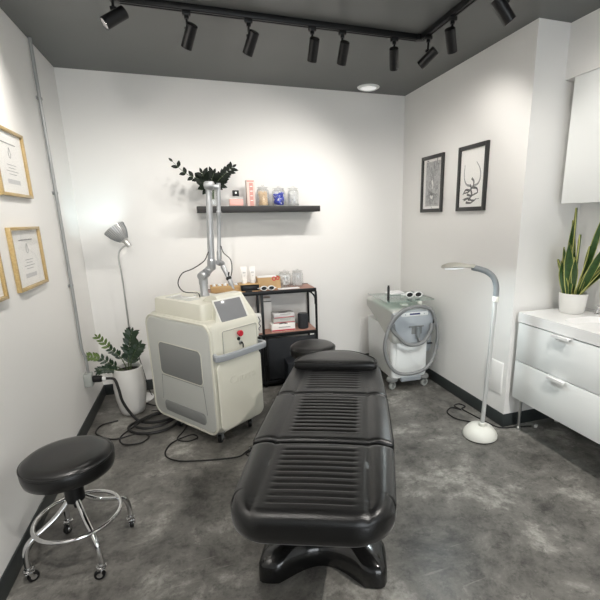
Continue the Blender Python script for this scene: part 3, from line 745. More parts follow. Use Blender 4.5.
# embossed maker's name on the front door (same cream plastic, faint)
def text_obj(s, size, depth, m, parent, loc, rot, name='raised_lettering'):
    cu = bpy.data.curves.new(name, 'FONT'); cu.body = s; cu.size = size; cu.extrude = depth; cu.align_x = 'CENTER'
    ob_ = bpy.data.objects.new(name, cu); C.objects.link(ob_)
    dg = bpy.context.evaluated_depsgraph_get(); me = bpy.data.meshes.new_from_object(ob_.evaluated_get(dg))
    bpy.data.objects.remove(ob_); me.materials.clear(); me.materials.append(m)
    o = bpy.data.objects.new(name, me); C.objects.link(o); o.parent = parent; o.location = loc; o.rotation_euler = rot
    return o
text_obj('Cutera', .085, .0012, M['cream'], LM, (.235, -.0105, .455), (PI / 2, 0, 0))
part('door_screw', LM, M['midgrey'], lambda b: lathe(b, [(.007, 0), (.007, .003), (0, .003)], (.035, -.001, .135), 12, (0, -1, 0)))
def caster(parent, x, y, top, r=.03, w=.022, hood=M['lampw'], yaw=0, tyre=M['midgrey'], stemr=.010):
    t = bpy.data.objects.new('caster', None)
    def forkf(b):
        tube(b, [(x, y, top), (x, y, r * 2 + .004)], stemr, 10)
        c, s = math.cos(yaw), math.sin(yaw)
        for sg in (-1, 1):
            ox, oy = -s * sg * (w / 2 + .004), c * sg * (w / 2 + .004)
            bar(b, (x + ox, y + oy, r * 2 + .006), (x + ox + c * .012, y + oy + s * .012, r), .005, .016)
        box(b, (x, y, r * 2 + .007), (.035, w + .014, .006), .002, rot=Matrix.Rotation(yaw, 3, 'Z'))
    f = part('caster', parent, hood, forkf)
    ax = Vector((-math.sin(yaw), math.cos(yaw), 0)); cc = Vector((x + math.cos(yaw) * .012, y + math.sin(yaw) * .012, r))
    part('wheel', f, [tyre, hood], lambda b: (lathe(b, [(0, -w / 2), (r * .55, -w / 2), (r * .9, -w / 2), (r, -w / 2 + .004), (r, w / 2 - .004), (r * .9, w / 2), (r * .55, w / 2), (0, w / 2)], cc, 24, ax),
                                            lathe(b, [(0, -w / 2 - .002), (r * .5, -w / 2 - .001), (r * .5, w / 2 + .001), (0, w / 2 + .002)], cc, 16, ax, 1)))
    bpy.data.objects.remove(t)
    return f
for (x, y, yw) in ((.075, .10, .6), (.36, .10, .9), (.06, .56, .3), (.36, .60, .2)):
    caster(LM, x, y, Z0 + .01, .036, .026, M['midgrey'], yw, M['black'], .016)
# jointed arm (parts of the machine)
AX, AY = .262, .37     # arm post in machine coordinates
ci, si = math.cos(math.radians(36)), math.sin(math.radians(36))
def L2(x, y, z):        # world -> machine coords
    dx, dy = x - .055, y - 2.712
    return (dx * ci + dy * si, -dx * si + dy * ci, z)
ay = 3.20
part('arm_base_post', LM, M['alu'], lambda b: (lathe(b, [(0, 0), (.034, 0), (.034, .02), (.028, .03), (.028, .09), (.032, .092), (.032, .145), (.0, .145)], L2(.043, ay, Z1 + .105), 28)))
part('arm_elbow', LM, M['alu'], lambda b: (lathe(b, [(0, -.04), (.030, -.04), (.033, -.034), (.033, .034), (.030, .04), (0, .04)], L2(.05, ay, 1.165), 26, (1, .3, .35)),
                                          lathe(b, [(0, -.035), (.028, -.035), (.028, .04), (0, .04)], L2(.088, ay, 1.20), 26, (1, .35, .45))))
part('arm_main_tube', LM, M['alu'], lambda b: (lathe(b, [(0, 0), (.026, 0), (.030, .006), (.030, .07), (.024, .078), (.021, .55), (.019, .575), (.0, .575)], L2(.108, ay, 1.20), 28, Vector(L2(.136, ay, 1.80)) - Vector(L2(.108, ay, 1.20)))))
part('arm_top_joint', LM, M['alu'], lambda b: (lathe(b, [(0, -.03), (.026, -.03), (.03, -.022), (.03, .022), (.026, .03), (0, .03)], L2(.140, ay - .02, 1.785), 26, (ci * 0 - si * -1, -ci, 0)),
                                              tube(b, [L2(.135, ay, 1.785), L2(.20, ay, 1.775)], .018, 16)))
part('arm_joint_ring', LM, M['steel'], lambda b: (lathe(b, [(.018, -.034), (.022, -.034), (.022, -.026), (.018, -.026), (.018, -.034)], L2(.140, ay - .02, 1.785), 24, (si, -ci, 0)),))
part('arm_second_tube', LM, M['alu'], lambda b: lathe(b, [(0, 0), (.018, 0), (.018, .05), (.013, .06), (.0145, .30), (.0185, .31), (.0185, .335), (.0145, .34), (.0145, .53), (0, .53)], L2(.168, ay, 1.275), 24, Vector(L2(.202, ay, 1.78)) - Vector(L2(.168, ay, 1.275))))
part('arm_wrist', LM, M['alu'], lambda b: (lathe(b, [(0, -.028), (.020, -.028), (.022, -.02), (.022, .02), (.020, .028), (0, .028)], L2(.172, ay, 1.245), 22, (.9, .2, -.3)),
                                          tube(b, [L2(.165, ay, 1.285), L2(.168, ay, 1.25)], .016, 14)))
hpa = Vector(L2(.188, ay - .01, 1.225)); hpb = Vector(L2(.252, ay - .08, 1.055))
part('handpiece', LM, M['alu'], lambda b: (lathe(b, [(0, 0), (.017, 0), (.019, .01), (.016, .05), (.015, .10), (.018, .13), (.014, .15), (.006, .19), (0, .195)], hpa, 20, hpb - hpa)))
part('handpiece_grip', LM, M['blackp'], lambda b: (lathe(b, [(.0165, .092), (.020, .096), (.0205, .108), (.0175, .114), (.0165, .092)], hpa, 20, hpb - hpa), box(b, hpa + (hpb - hpa) * .38 + Vector((.0, -.016, .0)), (.01, .008, .045), .002, rot=Matrix.Rotation(.3, 3, 'Y'))))
def acable(b):
    tube(b, smooth_path([L2(.095, ay - .02, 1.33), L2(.06, ay - .05, 1.27), L2(-.02, ay - .06, 1.22), L2(-.095, ay - .06, 1.19), L2(-.13, ay - .06, 1.12), L2(-.10, ay - .05, 1.06), L2(-.03, ay - .05, 1.045), L2(.0, ay - .05, 1.04), L2(.01, ay - .05, 1.005)], 6), .0038, 7)
    tube(b, smooth_path([L2(.186, ay - .01, 1.37), L2(.20, ay - .02, 1.32), L2(.245, ay - .03, 1.27), L2(.25, ay - .04, 1.20), L2(.232, ay - .06, 1.13)], 6), .0035, 7)
part('arm_cable', LM, M['cable'], acable)
def topcab(b):
    tube(b, smooth_path([(.10, .55, Z1 + .118), (.14, .50, Z1 + .13), (.11, .42, Z1 + .118), (.17, .36, Z1 + .125), (.22, .45, Z1 + .12)], 6), .0035, 7)
part('loose_white_lead', LM, M['whiteg'], topcab)

# ------------------------------------------------------------------ treatment bed
rb = -math.radians(22.3)
BED = thing('treatment_bed', 'long black padded treatment bed with ribbed cushions on a glossy black base', 'treatment bed', (.27, 1.135, 0), rb)
# local: y along the bed (0 = foot end), x across
BW = .312
def pad(v0, v1, ztop, zbot, rf, rbk, w0, w1, er=.045, ribs=True, nx=52, ny=None):
    def fn(b):
        Ln = v1 - v0; NY = ny or int(Ln / .0075)
        def hw(v):
            w = w0 + (w1 - w0) * (v - v0) / Ln
            d0 = v - v0; d1 = v1 - v
            if d0 < rf: w -= rf - math.sqrt(max(0, rf * rf - (rf - d0) ** 2))
            if d1 < rbk: w -= rbk - math.sqrt(max(0, rbk * rbk - (rbk - d1) ** 2))
            return w
        vs_ = []
        # finer rows near the ends
        rows = [v0 + Ln * (.5 - .5 * math.cos(PI * i / 24)) * .12 / .5 * .5 for i in range(0)]
        def remap(s): return s
        m = er
        rows = sorted(set([v0 + m * (1 - math.cos(PI / 2 * k / 7)) for k in range(8)] + [v1 - m * (1 - math.cos(PI / 2 * k / 7)) for k in range(8)] + [v0 + m + (Ln - 2 * m) * k / NY for k in range(NY + 1)]))
        rows2 = [rows[0]]
        for r_ in rows[1:]:
            if r_ - rows2[-1] > .0004: rows2.append(r_)
        rows = rows2
        xs = []
        for i in range(nx + 1):
            s = -1 + 2 * i / nx; xs.append(math.copysign(1 - (1 - abs(s)) ** 1.25, s))
        grid = []
        pitch = .037
        for v in rows:
            w = max(hw(v), .01); row = []
            for s in xs:
                x = s * w
                # distance to outline
                d = min(w - abs(x), v - v0, v1 - v)
                if rf > 0 and v - v0 < rf and abs(x) > w0 - rf:
                    d = min(d, rf - math.hypot(abs(x) - (w0 - rf), rf - (v - v0)))
                if rbk > 0 and v1 - v < rbk and abs(x) > w1 - rbk:
                    d = min(d, rbk - math.hypot(abs(x) - (w1 - rbk), rbk - (v1 - v)))
                d = max(d, 0)
                z = ztop
                if d < er: z -= er * (1 - math.sqrt(max(0, 1 - (1 - d / er) ** 2))) * .85
                z -= .010 * (x / w0) ** 2
                if ribs:
                    inner = .155
                    a = max(0, min(1, (inner - abs(x)) / .012)); e0 = max(0, min(1, (v - v0 - .045) / .02)) * max(0, min(1, (v1 - v - .03) / .02))
                    ph = (v - v0) / pitch
                    z += a * e0 * (.0010 - .0052 * math.exp(-((min(ph % 1, 1 - ph % 1)) / .17) ** 2))
                    # side panels puff and a seam
                    sd = abs(abs(x) - .20)
                    z -= .006 * max(0, 1 - sd / .012)
                    if abs(x) > .20: z += .008 * math.sin(min(1, (abs(x) - .20) / .09) * PI)
                row.append(b.verts.new((x, v, z)))
            grid.append(row)
        for a, c in zip(grid, grid[1:]):
            for k in range(nx): b.faces.new((a[k], a[k + 1], c[k + 1], c[k]))
        # skirt
        loop = grid[0][:] + [r[-1] for r in grid[1:-1]] + grid[-1][::-1] + [r[0] for r in grid[1:-1]][::-1]
        prev = loop; cx = 0; cy = (v0 + v1) / 2
        for (k, z) in ((1.006, ztop - er * 1.05), (1.008, zbot + .03), (.992, zbot + .008), (.96, zbot)):
            cur = [b.verts.new((v.co.x * k, cy + (v.co.y - cy) * (1 + (k - 1) * .6), z)) for v in loop]
            n = len(loop)
            for i in range(n): b.faces.new((prev[i], prev[(i + 1) % n], cur[(i + 1) % n], cur[i]))
            prev = cur
        b.faces.new(prev)
    return fn
part('foot_cushion', BED, M['leather'], pad(0, .487, .615, .50, .14, .012, BW - .024, BW, ny=100), ang=60)
part('middle_cushion', BED, M['leather'], pad(.496, .985, .615, .51, .012, .012, BW, BW - .004, er=.024, ny=110), ang=60)
part('head_cushion', BED, M['leather'], pad(.994, 1.60, .617, .51, .012, .16, BW - .006, BW - .03, er=.024, ny=110), ang=60)
# pillow, resting on the bed
pw = thing('head_pillow', 'half-moon black vinyl head pillow lying on the far end of the bed', 'pillow', (.27 + .379 * 1.33, 1.135 + .925 * 1.33, .621), rb)
def pillow(b):
    n = 40; rings = []
    def outline(k, zz):
        pts = []
        for i in range(n):
            a = 2 * PI * i / n; cx_, cy_ = math.cos(a), math.sin(a)
            x = .262 * math.copysign(abs(cx_) ** .55, cx_)
            y = (.235 * abs(cy_) ** .8 if cy_ > 0 else -.03 * abs(cy_) ** .5)
            if cy_ > 0: x *= 1 - .45 * (y / .235) ** 2
            pts.append((x * k, .03 + y * k + .06 * (1 - k), zz))
        return pts
    for (k, z) in ((.96, 0), (1.0, .008), (1.01, .028), (.985, .044), (.93, .052), (.80, .056), (.5, .058), (.1, .059)):
        rings.append(outline(k, z))
    loft(b, rings)
part('pillow_body', pw, M['leather2'], pillow, ang=60)
part('edge_piping', pw, M['leather2'], lambda b: tube(b, [(.262 * 1.0 * math.copysign(abs(math.cos(a)) ** .55, math.cos(a)) * (1 - .45 * (abs(math.sin(a)) ** 1.6) if math.sin(a) > 0 else 1), .03 + (.235 * abs(math.sin(a)) ** .8 if math.sin(a) > 0 else -.03 * abs(math.sin(a)) ** .5), .047) for a in [2 * PI * i / 48 for i in range(48)]], .004, 6, closed=True))
# hinges, under-frame, column
part('under_frame', BED, M['black'], lambda b: (box(b, (-.20, .83, .485), (.04, 1.5, .04), .004), box(b, (.20, .83, .485), (.04, 1.5, .04), .004), box(b, (0, .3, .485), (.40, .04, .036), .004), box(b, (0, 1.4, .485), (.40, .04, .036), .004)))
for sx in (-1, 1):
    for v in (.4915, .9895):
        part('hinge_pin', BED, M['chrome'], lambda b, sx=sx, v=v: tube(b, [(sx * .325, v, .565), (sx * (BW + .012), v, .565)], .010, 12))
part('lift_column', BED, M['blackp'], lambda b: (box(b, (0, .83, .36), (.24, .30, .25), .02), box(b, (0, .83, .20), (.30, .36, .22), .03)))
part('lift_arm', BED, M['black'], lambda b: (bar(b, (-.10, .55, .16), (-.10, .80, .47), .03, .03), bar(b, (.10, .55, .16), (.10, .80, .47), .03, .03)))
part('chrome_link', BED, M['chrome'], lambda b: tube(b, [(-.10, .46, .20), (-.06, .56, .25), (.04, .60, .26)], .009, 10))
def bbase(b):
    n = 96
    def outline(k, inset):
        pts = []
        # X-like footprint: concave on all four sides
        for i in range(n):
            t = i / n * 4; sd = int(t); f = t - sd
            hw_, y0, y1 = .285, .325, 1.30; cy = (y0 + y1) / 2; hl = (y1 - y0) / 2
            cor = [(-hw_, -hl), (hw_, -hl), (hw_, hl), (-hw_, hl)]
            a = cor[sd]; c = cor[(sd + 1) % 4]
            x = a[0] + (c[0] - a[0]) * f; y = a[1] + (c[1] - a[1]) * f
            g = math.sin(PI * f) ** 1.0
            flat = min(f, 1 - f)
            g = 0 if flat < .16 else math.sin(PI * (flat - .16) / .68) ** 1.1 if flat < .5 else 1
            if sd == 0: y += .11 * g
            if sd == 2: y -= .11 * g
            if sd == 1: x -= .12 * g
            if sd == 3: x += .12 * g
            # round the corners
            r = .04
            dx = abs(x) - (hw_ - r); dy = abs(y) - (hl - r)
            if dx > 0 and dy > 0:
                L_ = math.hypot(dx, dy)
                if L_ > r: x = math.copysign(hw_ - r + dx * r / L_, x); y = math.copysign(hl - r + dy * r / L_, y)
            pts.append((x * (1 - inset / hw_), (y) * (1 - inset / hl) + cy))
        return pts
    rings = [[(x, y, z) for x, y in outline(1, ins)] for (z, ins) in ((0.0, .008), (.006, 0), (.068, .002), (.088, .008), (.102, .024), (.118, .06), (.135, .13))]
    loft(b, rings)
part('base_cover', BED, M['blackg'], bbase, ang=50)

# ------------------------------------------------------------------ stools
def stool(loc, rz, label, zseat=.49, R_=.195, part_rng=0):
    t = thing('rolling_stool', label, 'stool', loc, rz, 'black rolling stools')
    zb = zseat - .095
    part('seat_cushion', t, M['leather2'], lambda b: lathe(b, [(0, zb), (R_ - .02, zb), (R_ - .005, zb + .008), (R_, zb + .03), (R_ + .001, zb + .06), (R_ - .004, zb + .078), (R_ - .018, zb + .090), (R_ - .045, zb + .096), (R_ * .4, zb + .097), (0, zb + .097)], seg=64), ang=60)
    part('seat_piping', t, M['leather2'], lambda b: tube(b, [((R_ - .002) * math.cos(a), (R_ - .002) * math.sin(a), zb + .072) for a in [2 * PI * k / 64 for k in range(64)]], .0045, 7, closed=True))
    part('seat_plate', t, M['black'], lambda b: lathe(b, [(0, zb - .012), (.10, zb - .012), (.12, zb), (0, zb)], seg=32))
    part('column', t, M['chrome'], lambda b: lathe(b, [(0, zb - .055), (.028, zb - .055), (.028, zb - .012), (0, zb - .012)], seg=24))
    part('hub', t, M['blackp'], lambda b: lathe(b, [(0, .255), (.012, .26), (.014, .29), (.034, .295), (.040, .30), (.040, zb - .06), (.034, zb - .052), (0, zb - .052)], seg=24))
    part('foot_ring', t, M['chrome'], lambda b: tube(b, [(.178 * math.cos(a), .178 * math.sin(a), .214) for a in [2 * PI * k / 64 for k in range(64)]], .0095, 12, closed=True))
    for k in range(4):
        a = PI / 4 + k * PI / 2; c, s = math.cos(a), math.sin(a)
        P = smooth_path([(c * r_, s * r_, z) for r_, z in ((.02, .318), (.05, .285), (.09, .250), (.14, .222), (.182, .202), (.208, .178), (.220, .142), (.222, .10), (.222, .072))], 5)
        lg = part('leg', t, M['chrome'], lambda b: tube(b, P, .0125, 12))
        part('stem_collar', lg, M['chrome'], lambda b: (lathe(b, [(0, 0), (.013, 0), (.015, .006), (.015, .016), (.013, .022), (0, .022)], (c * .222, s * .222, .058), 16), tube(b, [(c * .222 + .018 * math.cos(q), s * .222 + .018 * math.sin(q), .064) for q in [2 * PI * j / 16 for j in range(16)]], .003, 6, closed=True)))
        caster(t, c * .222, s * .222, .062, .024, .018, M['chrome'], a + 1.2 + k, M['blackp'], .007)
    return t
stool((-.628, 1.996, 0), math.radians(-15), 'black round rolling stool in the left foreground with chrome foot ring', .54, .186)
stool((.845, 3.155, 0), math.radians(20), 'black round rolling stool behind the head of the bed', .565, .182)

# ------------------------------------------------------------------ cooling machine
CM = thing('cooling_machine', 'white wheeled cooling machine with grey shield front and looped hose, in the back corner', 'cooling machine', (1.785, 3.25, 0), math.radians(-2))
def cbody(b):
    # side profile (y, z) with tall back top and sloping head
    rings = []
    for (z, w, y0, y1, r) in ((.10, .31, .02, .60, .03), (.12, .345, .0, .62, .04), (.40, .36, .0, .63, .045), (.58, .365, .01, .635, .045)):
        rings.append([(x, y, z) for x, y in rrect(w, y1 - y0, r, 5, 0, (y0 + y1) / 2)])
    loft(b, rings)
part('main_body', CM, M['white'], cbody, ang=45)
def ctop(b):
    rings = []
    for (y, ins, zb_, zt_) in ((-.03, .03, .47, .735), (-.015, .008, .455, .755), (.03, 0, .46, .765), (.30, 0, .57, .772), (.60, 0, .68, .775), (.63, .008, .69, .77), (.642, .03, .70, .75)):
        rings.append([(x, y, z) for x, z in rrect(.385 - 2 * ins, zt_ - zb_, .025, 4, 0, (zt_ + zb_) / 2)])
    loft(b, rings)
part('upper_housing', CM, M['panelgrey'], ctop, ang=45)
def shield(b):
    n = 20; fr = []
    def out(k):
        pts = []
        for (x, z) in ((-.19, .735), (-.10, .758), (0, .765), (.10, .758), (.19, .735), (.192, .66), (.175, .58), (.13, .50), (.07, .455), (0, .44), (-.07, .455), (-.13, .50), (-.175, .58), (-.192, .66)):
            pts.append((x * k, z * k + .62 * (1 - k)))
        return smooth_path([(x, 0, z) for x, z in pts + pts[:1]], 4)[:-1]
    loft(b, [[(p.x, y, p.z) for p in out(k)] for (y, k) in ((.03, .98), (-.045, 1), (-.062, .96), (-.066, .90))])
part('front_shield', CM, M['coolgrey'], shield, ang=45)
part('control_strip', CM, M['white'], lambda b: loft(b, [[(x, y, z) for x, z in rrect(.26 - 2 * i, .036 - 2 * i, .012, 4, .0, .728)] for (y, i) in ((-.05, 0), (-.070, 0), (-.072, .003))]))
part('display', CM, M['display'], lambda b: box(b, (.0, -.0725, .73), (.10, .003, .014), .001))
part('control_button', CM, M['coolgrey'], lambda b: (lathe(b, [(0, 0), (.005, 0), (.005, .002), (0, .002)], (.09, -.072, .728), 12, (0, -1, 0)), lathe(b, [(0, 0), (.005, 0), (.005, .002), (0, .002)], (-.09, -.072, .728), 12, (0, -1, 0))))
part('hose_port', CM, M['midgrey'], lambda b: (box(b, (.02, -.068, .615), (.145, .012, .012), .003), box(b, (.025, -.066, .58), (.10, .008, .07), .01)))
part('hose_plug', CM, M['goose'], lambda b: lathe(b, [(0, 0), (.02, 0), (.022, .05), (.018, .09), (0, .09)], (.03, -.085, .52), 18))
part('front_door', CM, M['white'], lambda b: loft(b, [[(x, y, z) for x, z in rrect(.30 - 2 * i, .34 - 2 * i, .02, 4, 0.01, .31)] for (y, i) in ((.01, 0), (-.008, 0), (-.012, .006))]))
part('front_foot', CM, M['coolgrey'], lambda b: box(b, (.01, .005, .105), (.20, .06, .045), .012))
def hose(b):
    P = [(-.08, -.09, .79), (-.14, -.10, .765), (-.215, -.12, .69), (-.27, -.14, .58), (-.285, -.14, .46), (-.25, -.14, .33), (-.17, -.14, .235), (-.05, -.14, .205), (.08, -.14, .225), (.17, -.13, .29), (.225, -.11, .42), (.24, -.10, .55), (.215, -.09, .67), (.16, -.085, .755), (.06, -.09, .795), (-.06, -.09, .79), (-.17, -.10, .73), (-.215, -.11, .64), (-.15, -.12, .55), (-.08, -.125, .485), (.0, -.13, .465), (.09, -.125, .485), (.15, -.115, .56), (.175, -.11, .64)]
    P = [(x - .025 * (1 if z < .7 else .3), y, z) for x, y, z in P]
    tube(b, smooth_path(P, 7), .0155, 12)
    tube(b, smooth_path([(.175, -.11, .64), (.16, -.10, .58), (.10, -.105, .49), (.045, -.10, .485), (.03, -.085, .53)], 6), .010, 10)
part('hose_loop', CM, M['hose'], hose, ang=60)
part('hose_holder', CM, M['black'], lambda b: (box(b, (.225, .02, .65), (.02, .05, .11), .008, rot=Matrix.Rotation(-.1, 3, 'Y')), box(b, (.205, .02, .42), (.05, .03, .012), .004)))
part('side_holster', CM, M['coolgrey'], lambda b: loft(b, [[(x, y, z) for x, y in rrect(.05, w, .02, 4, .20, .06)] for (z, w) in ((.34, .05), (.38, .09), (.56, .10), (.60, .08))]))
for (x, y, yw) in ((-.165, .03, .4), (.160, .03, .2), (-.155, .58, .3), (.155, .58, .1)):
    caster(CM, x, y, .12, .038, .028, M['midgrey'], yw, M['greypl'], .02)
for sx in (-.16, .155): part('bumper_foot', CM, M['midgrey'], lambda b, sx=sx: lathe(b, [(0, .085), (.045, .085), (.055, .095), (.05, .115), (.02, .125), (0, .125)], (sx, .03, 0), 24))
part('glass_tray', CM, M['glassg'], lambda b: box(b, (-.01, .22, .832), (.46, .46, .006), .001))
for sx in (-.24, .22): part('tray_rail', CM, M['steel'], lambda b, sx=sx: tube(b, [(sx, .0, .838), (sx, .45, .838)], .004, 8))
for sx in (-.12, .12): part('tray_post', CM, M['steel'], lambda b, sx=sx: (tube(b, [(sx, .25, .765), (sx, .25, .829)], .012, 14),))
for q_ in (((.08, .0, .812), (.035, .03, .028), .006), ((-.05, .05, .795), (.06, .06, .02), .006)): part('tray_clamp', CM, M['lampw'], lambda b: box(b, *q_))
# things on the glass tray
single('marker_pen', 'black marker pen standing upright on the glass tray of the cooling machine', 'pen', [M['blackp']], lambda b: lathe(b, [(0, 0), (.011, 0), (.011, .12), (.009, .124), (.009, .135), (0, .136)], seg=16), (1.597, 3.33, .8355))
goggles('protective_goggles', 'white protective goggles with dark lenses on the glass tray of the cooling machine', (1.862, 3.37, .8375), -.15, 1.2)
single('folded_cloth', 'small folded white cloth on the glass tray of the cooling machine', 'cloth', M['cotton'], lambda b: (box(b, (0, 0, .008), (.16, .12, .015), .005), box(b, (.01, .01, .019), (.12, .09, .008), .003)), (1.80, 3.62, .8355), .1)

# ------------------------------------------------------------------ silver floor lamp behind the laser machine
FLx, FLy = -.592, 3.87
fl = thing('floor_lamp', 'silver floor lamp with conical shade turned up at the back left corner', 'floor lamp', (FLx, FLy, 0))
part('lamp_base', fl, M['whiteg'], lambda b: lathe(b, [(0, 0), (.125, 0), (.13, .006), (.126, .014), (.03, .024), (.012, .03), (0, .03)], seg=40))
j = Vector((-.525 - FLx + .0, 0, 1.378))
pole = [(0, 0, .025), (0, 0, .7), (0, 0, 1.10), (-.008, 0, 1.22), (.0, 0, 1.30), (.035, 0, 1.345), (.075, 0, 1.362)]
part('lamp_pole', fl, M['steel'], lambda b: tube(b, smooth_path(pole, 6), .0065, 10))
part('pole_collar', fl, M['black'], lambda b: tube(b, [(.0, 0, .64), (0, 0, .67)], .011, 12))
hd = Vector((-.43, .10, .62)).normalized(); hb = Vector((.078, 0, 1.366))
part('lamp_joint', fl, M['steel'], lambda b: (lathe(b, [(0, -.02), (.018, -.02), (.021, -.008), (.021, .03), (.026, .045), (0, .045)], hb, 20, hd)))
shd = part('lamp_shade', fl, M['shade'], lambda b: lathe(b, [(.022, .030), (.034, .045), (.058, .080), (.075, .115), (.086, .160), (.0875, .165), (.0845, .163), (.073, .115), (.056, .080), (.031, .046), (.018, .036)], hb, 40, hd))
def ribs_(b):
    q = Vector((0, 0, 1)).rotation_difference(hd).to_matrix()
    for k in range(30):
        a = 2 * PI * k / 30; 
        P = [hb + q @ Vector((r * math.cos(a), r * math.sin(a), z)) for r, z in ((.0355, .046), (.0595, .081), (.0765, .116), (.0875, .162))]
        tube(b, P, .0021, 5)
part('shade_ribs', shd, M['goose'], ribs_)
part('lamp_bulb', fl, M['bulbc'], lambda b: lathe(b, [(0, .05), (.012, .055), (.022, .08), (.028, .11), (.022, .132), (0, .14)], hb, 20, hd))
Lp = bpy.data.lights.new('lamp_glow', 'SPOT'); Lp.energy = .75; Lp.color = (.62, .93, 1); Lp.spot_size = 2.7; Lp.spot_blend = .9; Lp.shadow_soft_size = .025
lo = bpy.data.objects.new('lamp_glow', Lp); C.objects.link(lo); lo.parent = fl; lo.location = hb + hd * .15
lo.rotation_euler = Vector((0, 0, -1)).rotation_difference(hd).to_euler()

# ------------------------------------------------------------------ potted ZZ plant on the floor
PX, PY = -.605, 3.615
pt = thing('plant_pot', 'tall rounded white pot on the floor at the back left corner', 'pot', (PX, PY, 0))
part('pot_body', pt, M['pot'], lambda b: lathe(b, [(0, 0), (.075, 0), (.088, .008), (.100, .05), (.116, .14), (.122, .23), (.117, .32), (.108, .395), (.103, .398), (.099, .395), (.105, .32), (.105, .30), (0, .30)], seg=48), ang=50)
part('soil', pt, M['soil'], lambda b: lathe(b, [(0, .372), (.05, .375), (.100, .366), (.100, .34), (0, .34)], seg=32))
zp = thing('potted_plant', 'dark green zz plant with yellowish tips growing in the white floor pot', 'plant', (PX, PY, .366))
def zzp(b):
    S = [((0, 0, 0), (-.04, -.0, .12), (-.11, -.03, .22), (-.18, -.05, .33)), ((.01, 0, 0), (.02, 0, .12), (.045, -.02, .24), (.075, -.03, .335)),
         ((-.02, 0, 0), (-.09, -.02, .06), (-.18, -.04, .14), (-.27, -.05, .17)), ((-.02, -.02, 0), (-.08, -.05, .03), (-.14, -.07, .055), (-.20, -.08, .05)),
         ((.02, .0, 0), (.04, 0, .09), (.075, -.02, .16), (.115, -.02, .22)), ((.02, .02, 0), (.03, .05, .08), (.06, .08, .13), (.10, .10, .15))]
    for k, p in enumerate(S):
        big = k in (1, 4)
        zz_frond(b, p, .005, 11 if big else 10, (.078 if big else .052), (.033 if big else .023), start=.22 if big else .3, young=2 if k in (0, 2) else None, seed=20 + k)
part('foliage', zp, [M['leaf'], M['stem'], M['leafl']], zzp)

# plug and cables
pg = thing('power_plug', 'black power plug with white collar pushed into the grey outlet box', 'plug', (XL + .058, 3.51, .362))
part('plug_body', pg, M['blackp'], lambda b: lathe(b, [(0, .0), (.026, .0), (.028, .01), (.026, .06), (.018, .068), (0, .068)], (0, 0, 0), 20, (1, -.1, -.05)))
part('white_collar', pg, M['whiteg'], lambda b: lathe(b, [(0, .068), (.017, .068), (.02, .075), (.019, .09), (.012, .094), (0, .094)], (0, 0, 0), 20, (1, -.1, -.05)))
def cab(b, pts, r): tube(b, smooth_path(pts, 7), r, 8)
def heavy(b):
    cab(b, [(XL + .152, 3.50, .358), (XL + .21, 3.49, .345), (-.66, 3.45, .27), (-.64, 3.42, .18), (-.59, 3.39, .085), (-.53, 3.36, .022), (-.42, 3.32, .012), (-.28, 3.35, .012), (-.17, 3.45, .012), (-.22, 3.56, .012), (-.36, 3.52, .012), (-.50, 3.42, .014), (-.60, 3.30, .014), (-.54, 3.18, .012), (-.40, 3.14, .012), (-.28, 3.20, .012), (-.22, 3.32, .03), (-.30, 3.43, .03), (-.46, 3.40, .034), (-.55, 3.28, .034), (-.48, 3.19, .034), (-.36, 3.20, .034), (-.27, 3.28, .034), (-.18, 3.36, .035), (-.12, 3.40, .11)], .0105)
hc = single('power_cable', 'thick black power cable coiled on the floor left of the laser machine', 'cable', M['cable'], heavy)
def thin1(b):
    cab(b, [(-.30, 3.42, .045), (-.45, 3.38, .04), (-.56, 3.29, .016), (-.64, 3.16, .006), (-.60, 3.04, .006), (-.49, 3.02, .006), (-.44, 3.10, .006), (-.52, 3.18, .006), (-.66, 3.14, .006), (-.76, 3.20, .006), (-.83, 3.30, .006), (-.81, 3.42, .006), (-.70, 3.46, .006)], .0055)
single('thin_cable', 'thin black cable looping on the floor toward the left wall', 'cable', M['cable'], thin1)
def thin2(b):
    cab(b, [(-.12, 3.24, .05), (-.20, 3.10, .006), (-.24, 2.99, .006), (-.17, 2.93, .006), (-.10, 2.96, .006), (-.14, 3.02, .006), (-.26, 2.96, .006), (-.31, 2.86, .006), (-.30, 2.76, .006), (-.22, 2.68, .006), (-.10, 2.64, .006), (.04, 2.61, .006), (.16, 2.60, .006), (.22, 2.64, .012), (.30, 2.70, .006), (.34, 2.62, .006), (.27, 2.56, .006), (.21, 2.60, .018), (.33, 2.66, .02), (.48, 2.72, .006)], .0050)
single('pedal_cable', 'thin black cable running on the floor from the laser machine to the bed', 'cable', M['cable'], thin2)
def thin3(b):
    cab(b, [(FLx, FLy - .09, .03), (-.50, 3.72, .007), (-.42, 3.66, .007), (-.34, 3.70, .007), (-.30, 3.60, .007), (-.36, 3.50, .03), (-.45, 3.47, .045)], .0045)
    cab(b, [(-.60, 3.905, .64), (-.56, 3.93, .42), (-.53, 3.95, .20), (-.49, 3.90, .03), (-.44, 3.85, .008), (-.36, 3.80, .008)], .0035)
single('lamp_cord', 'thin dark cord hanging from the silver floor lamp behind the pot', 'cable', M['cable'], thin3)

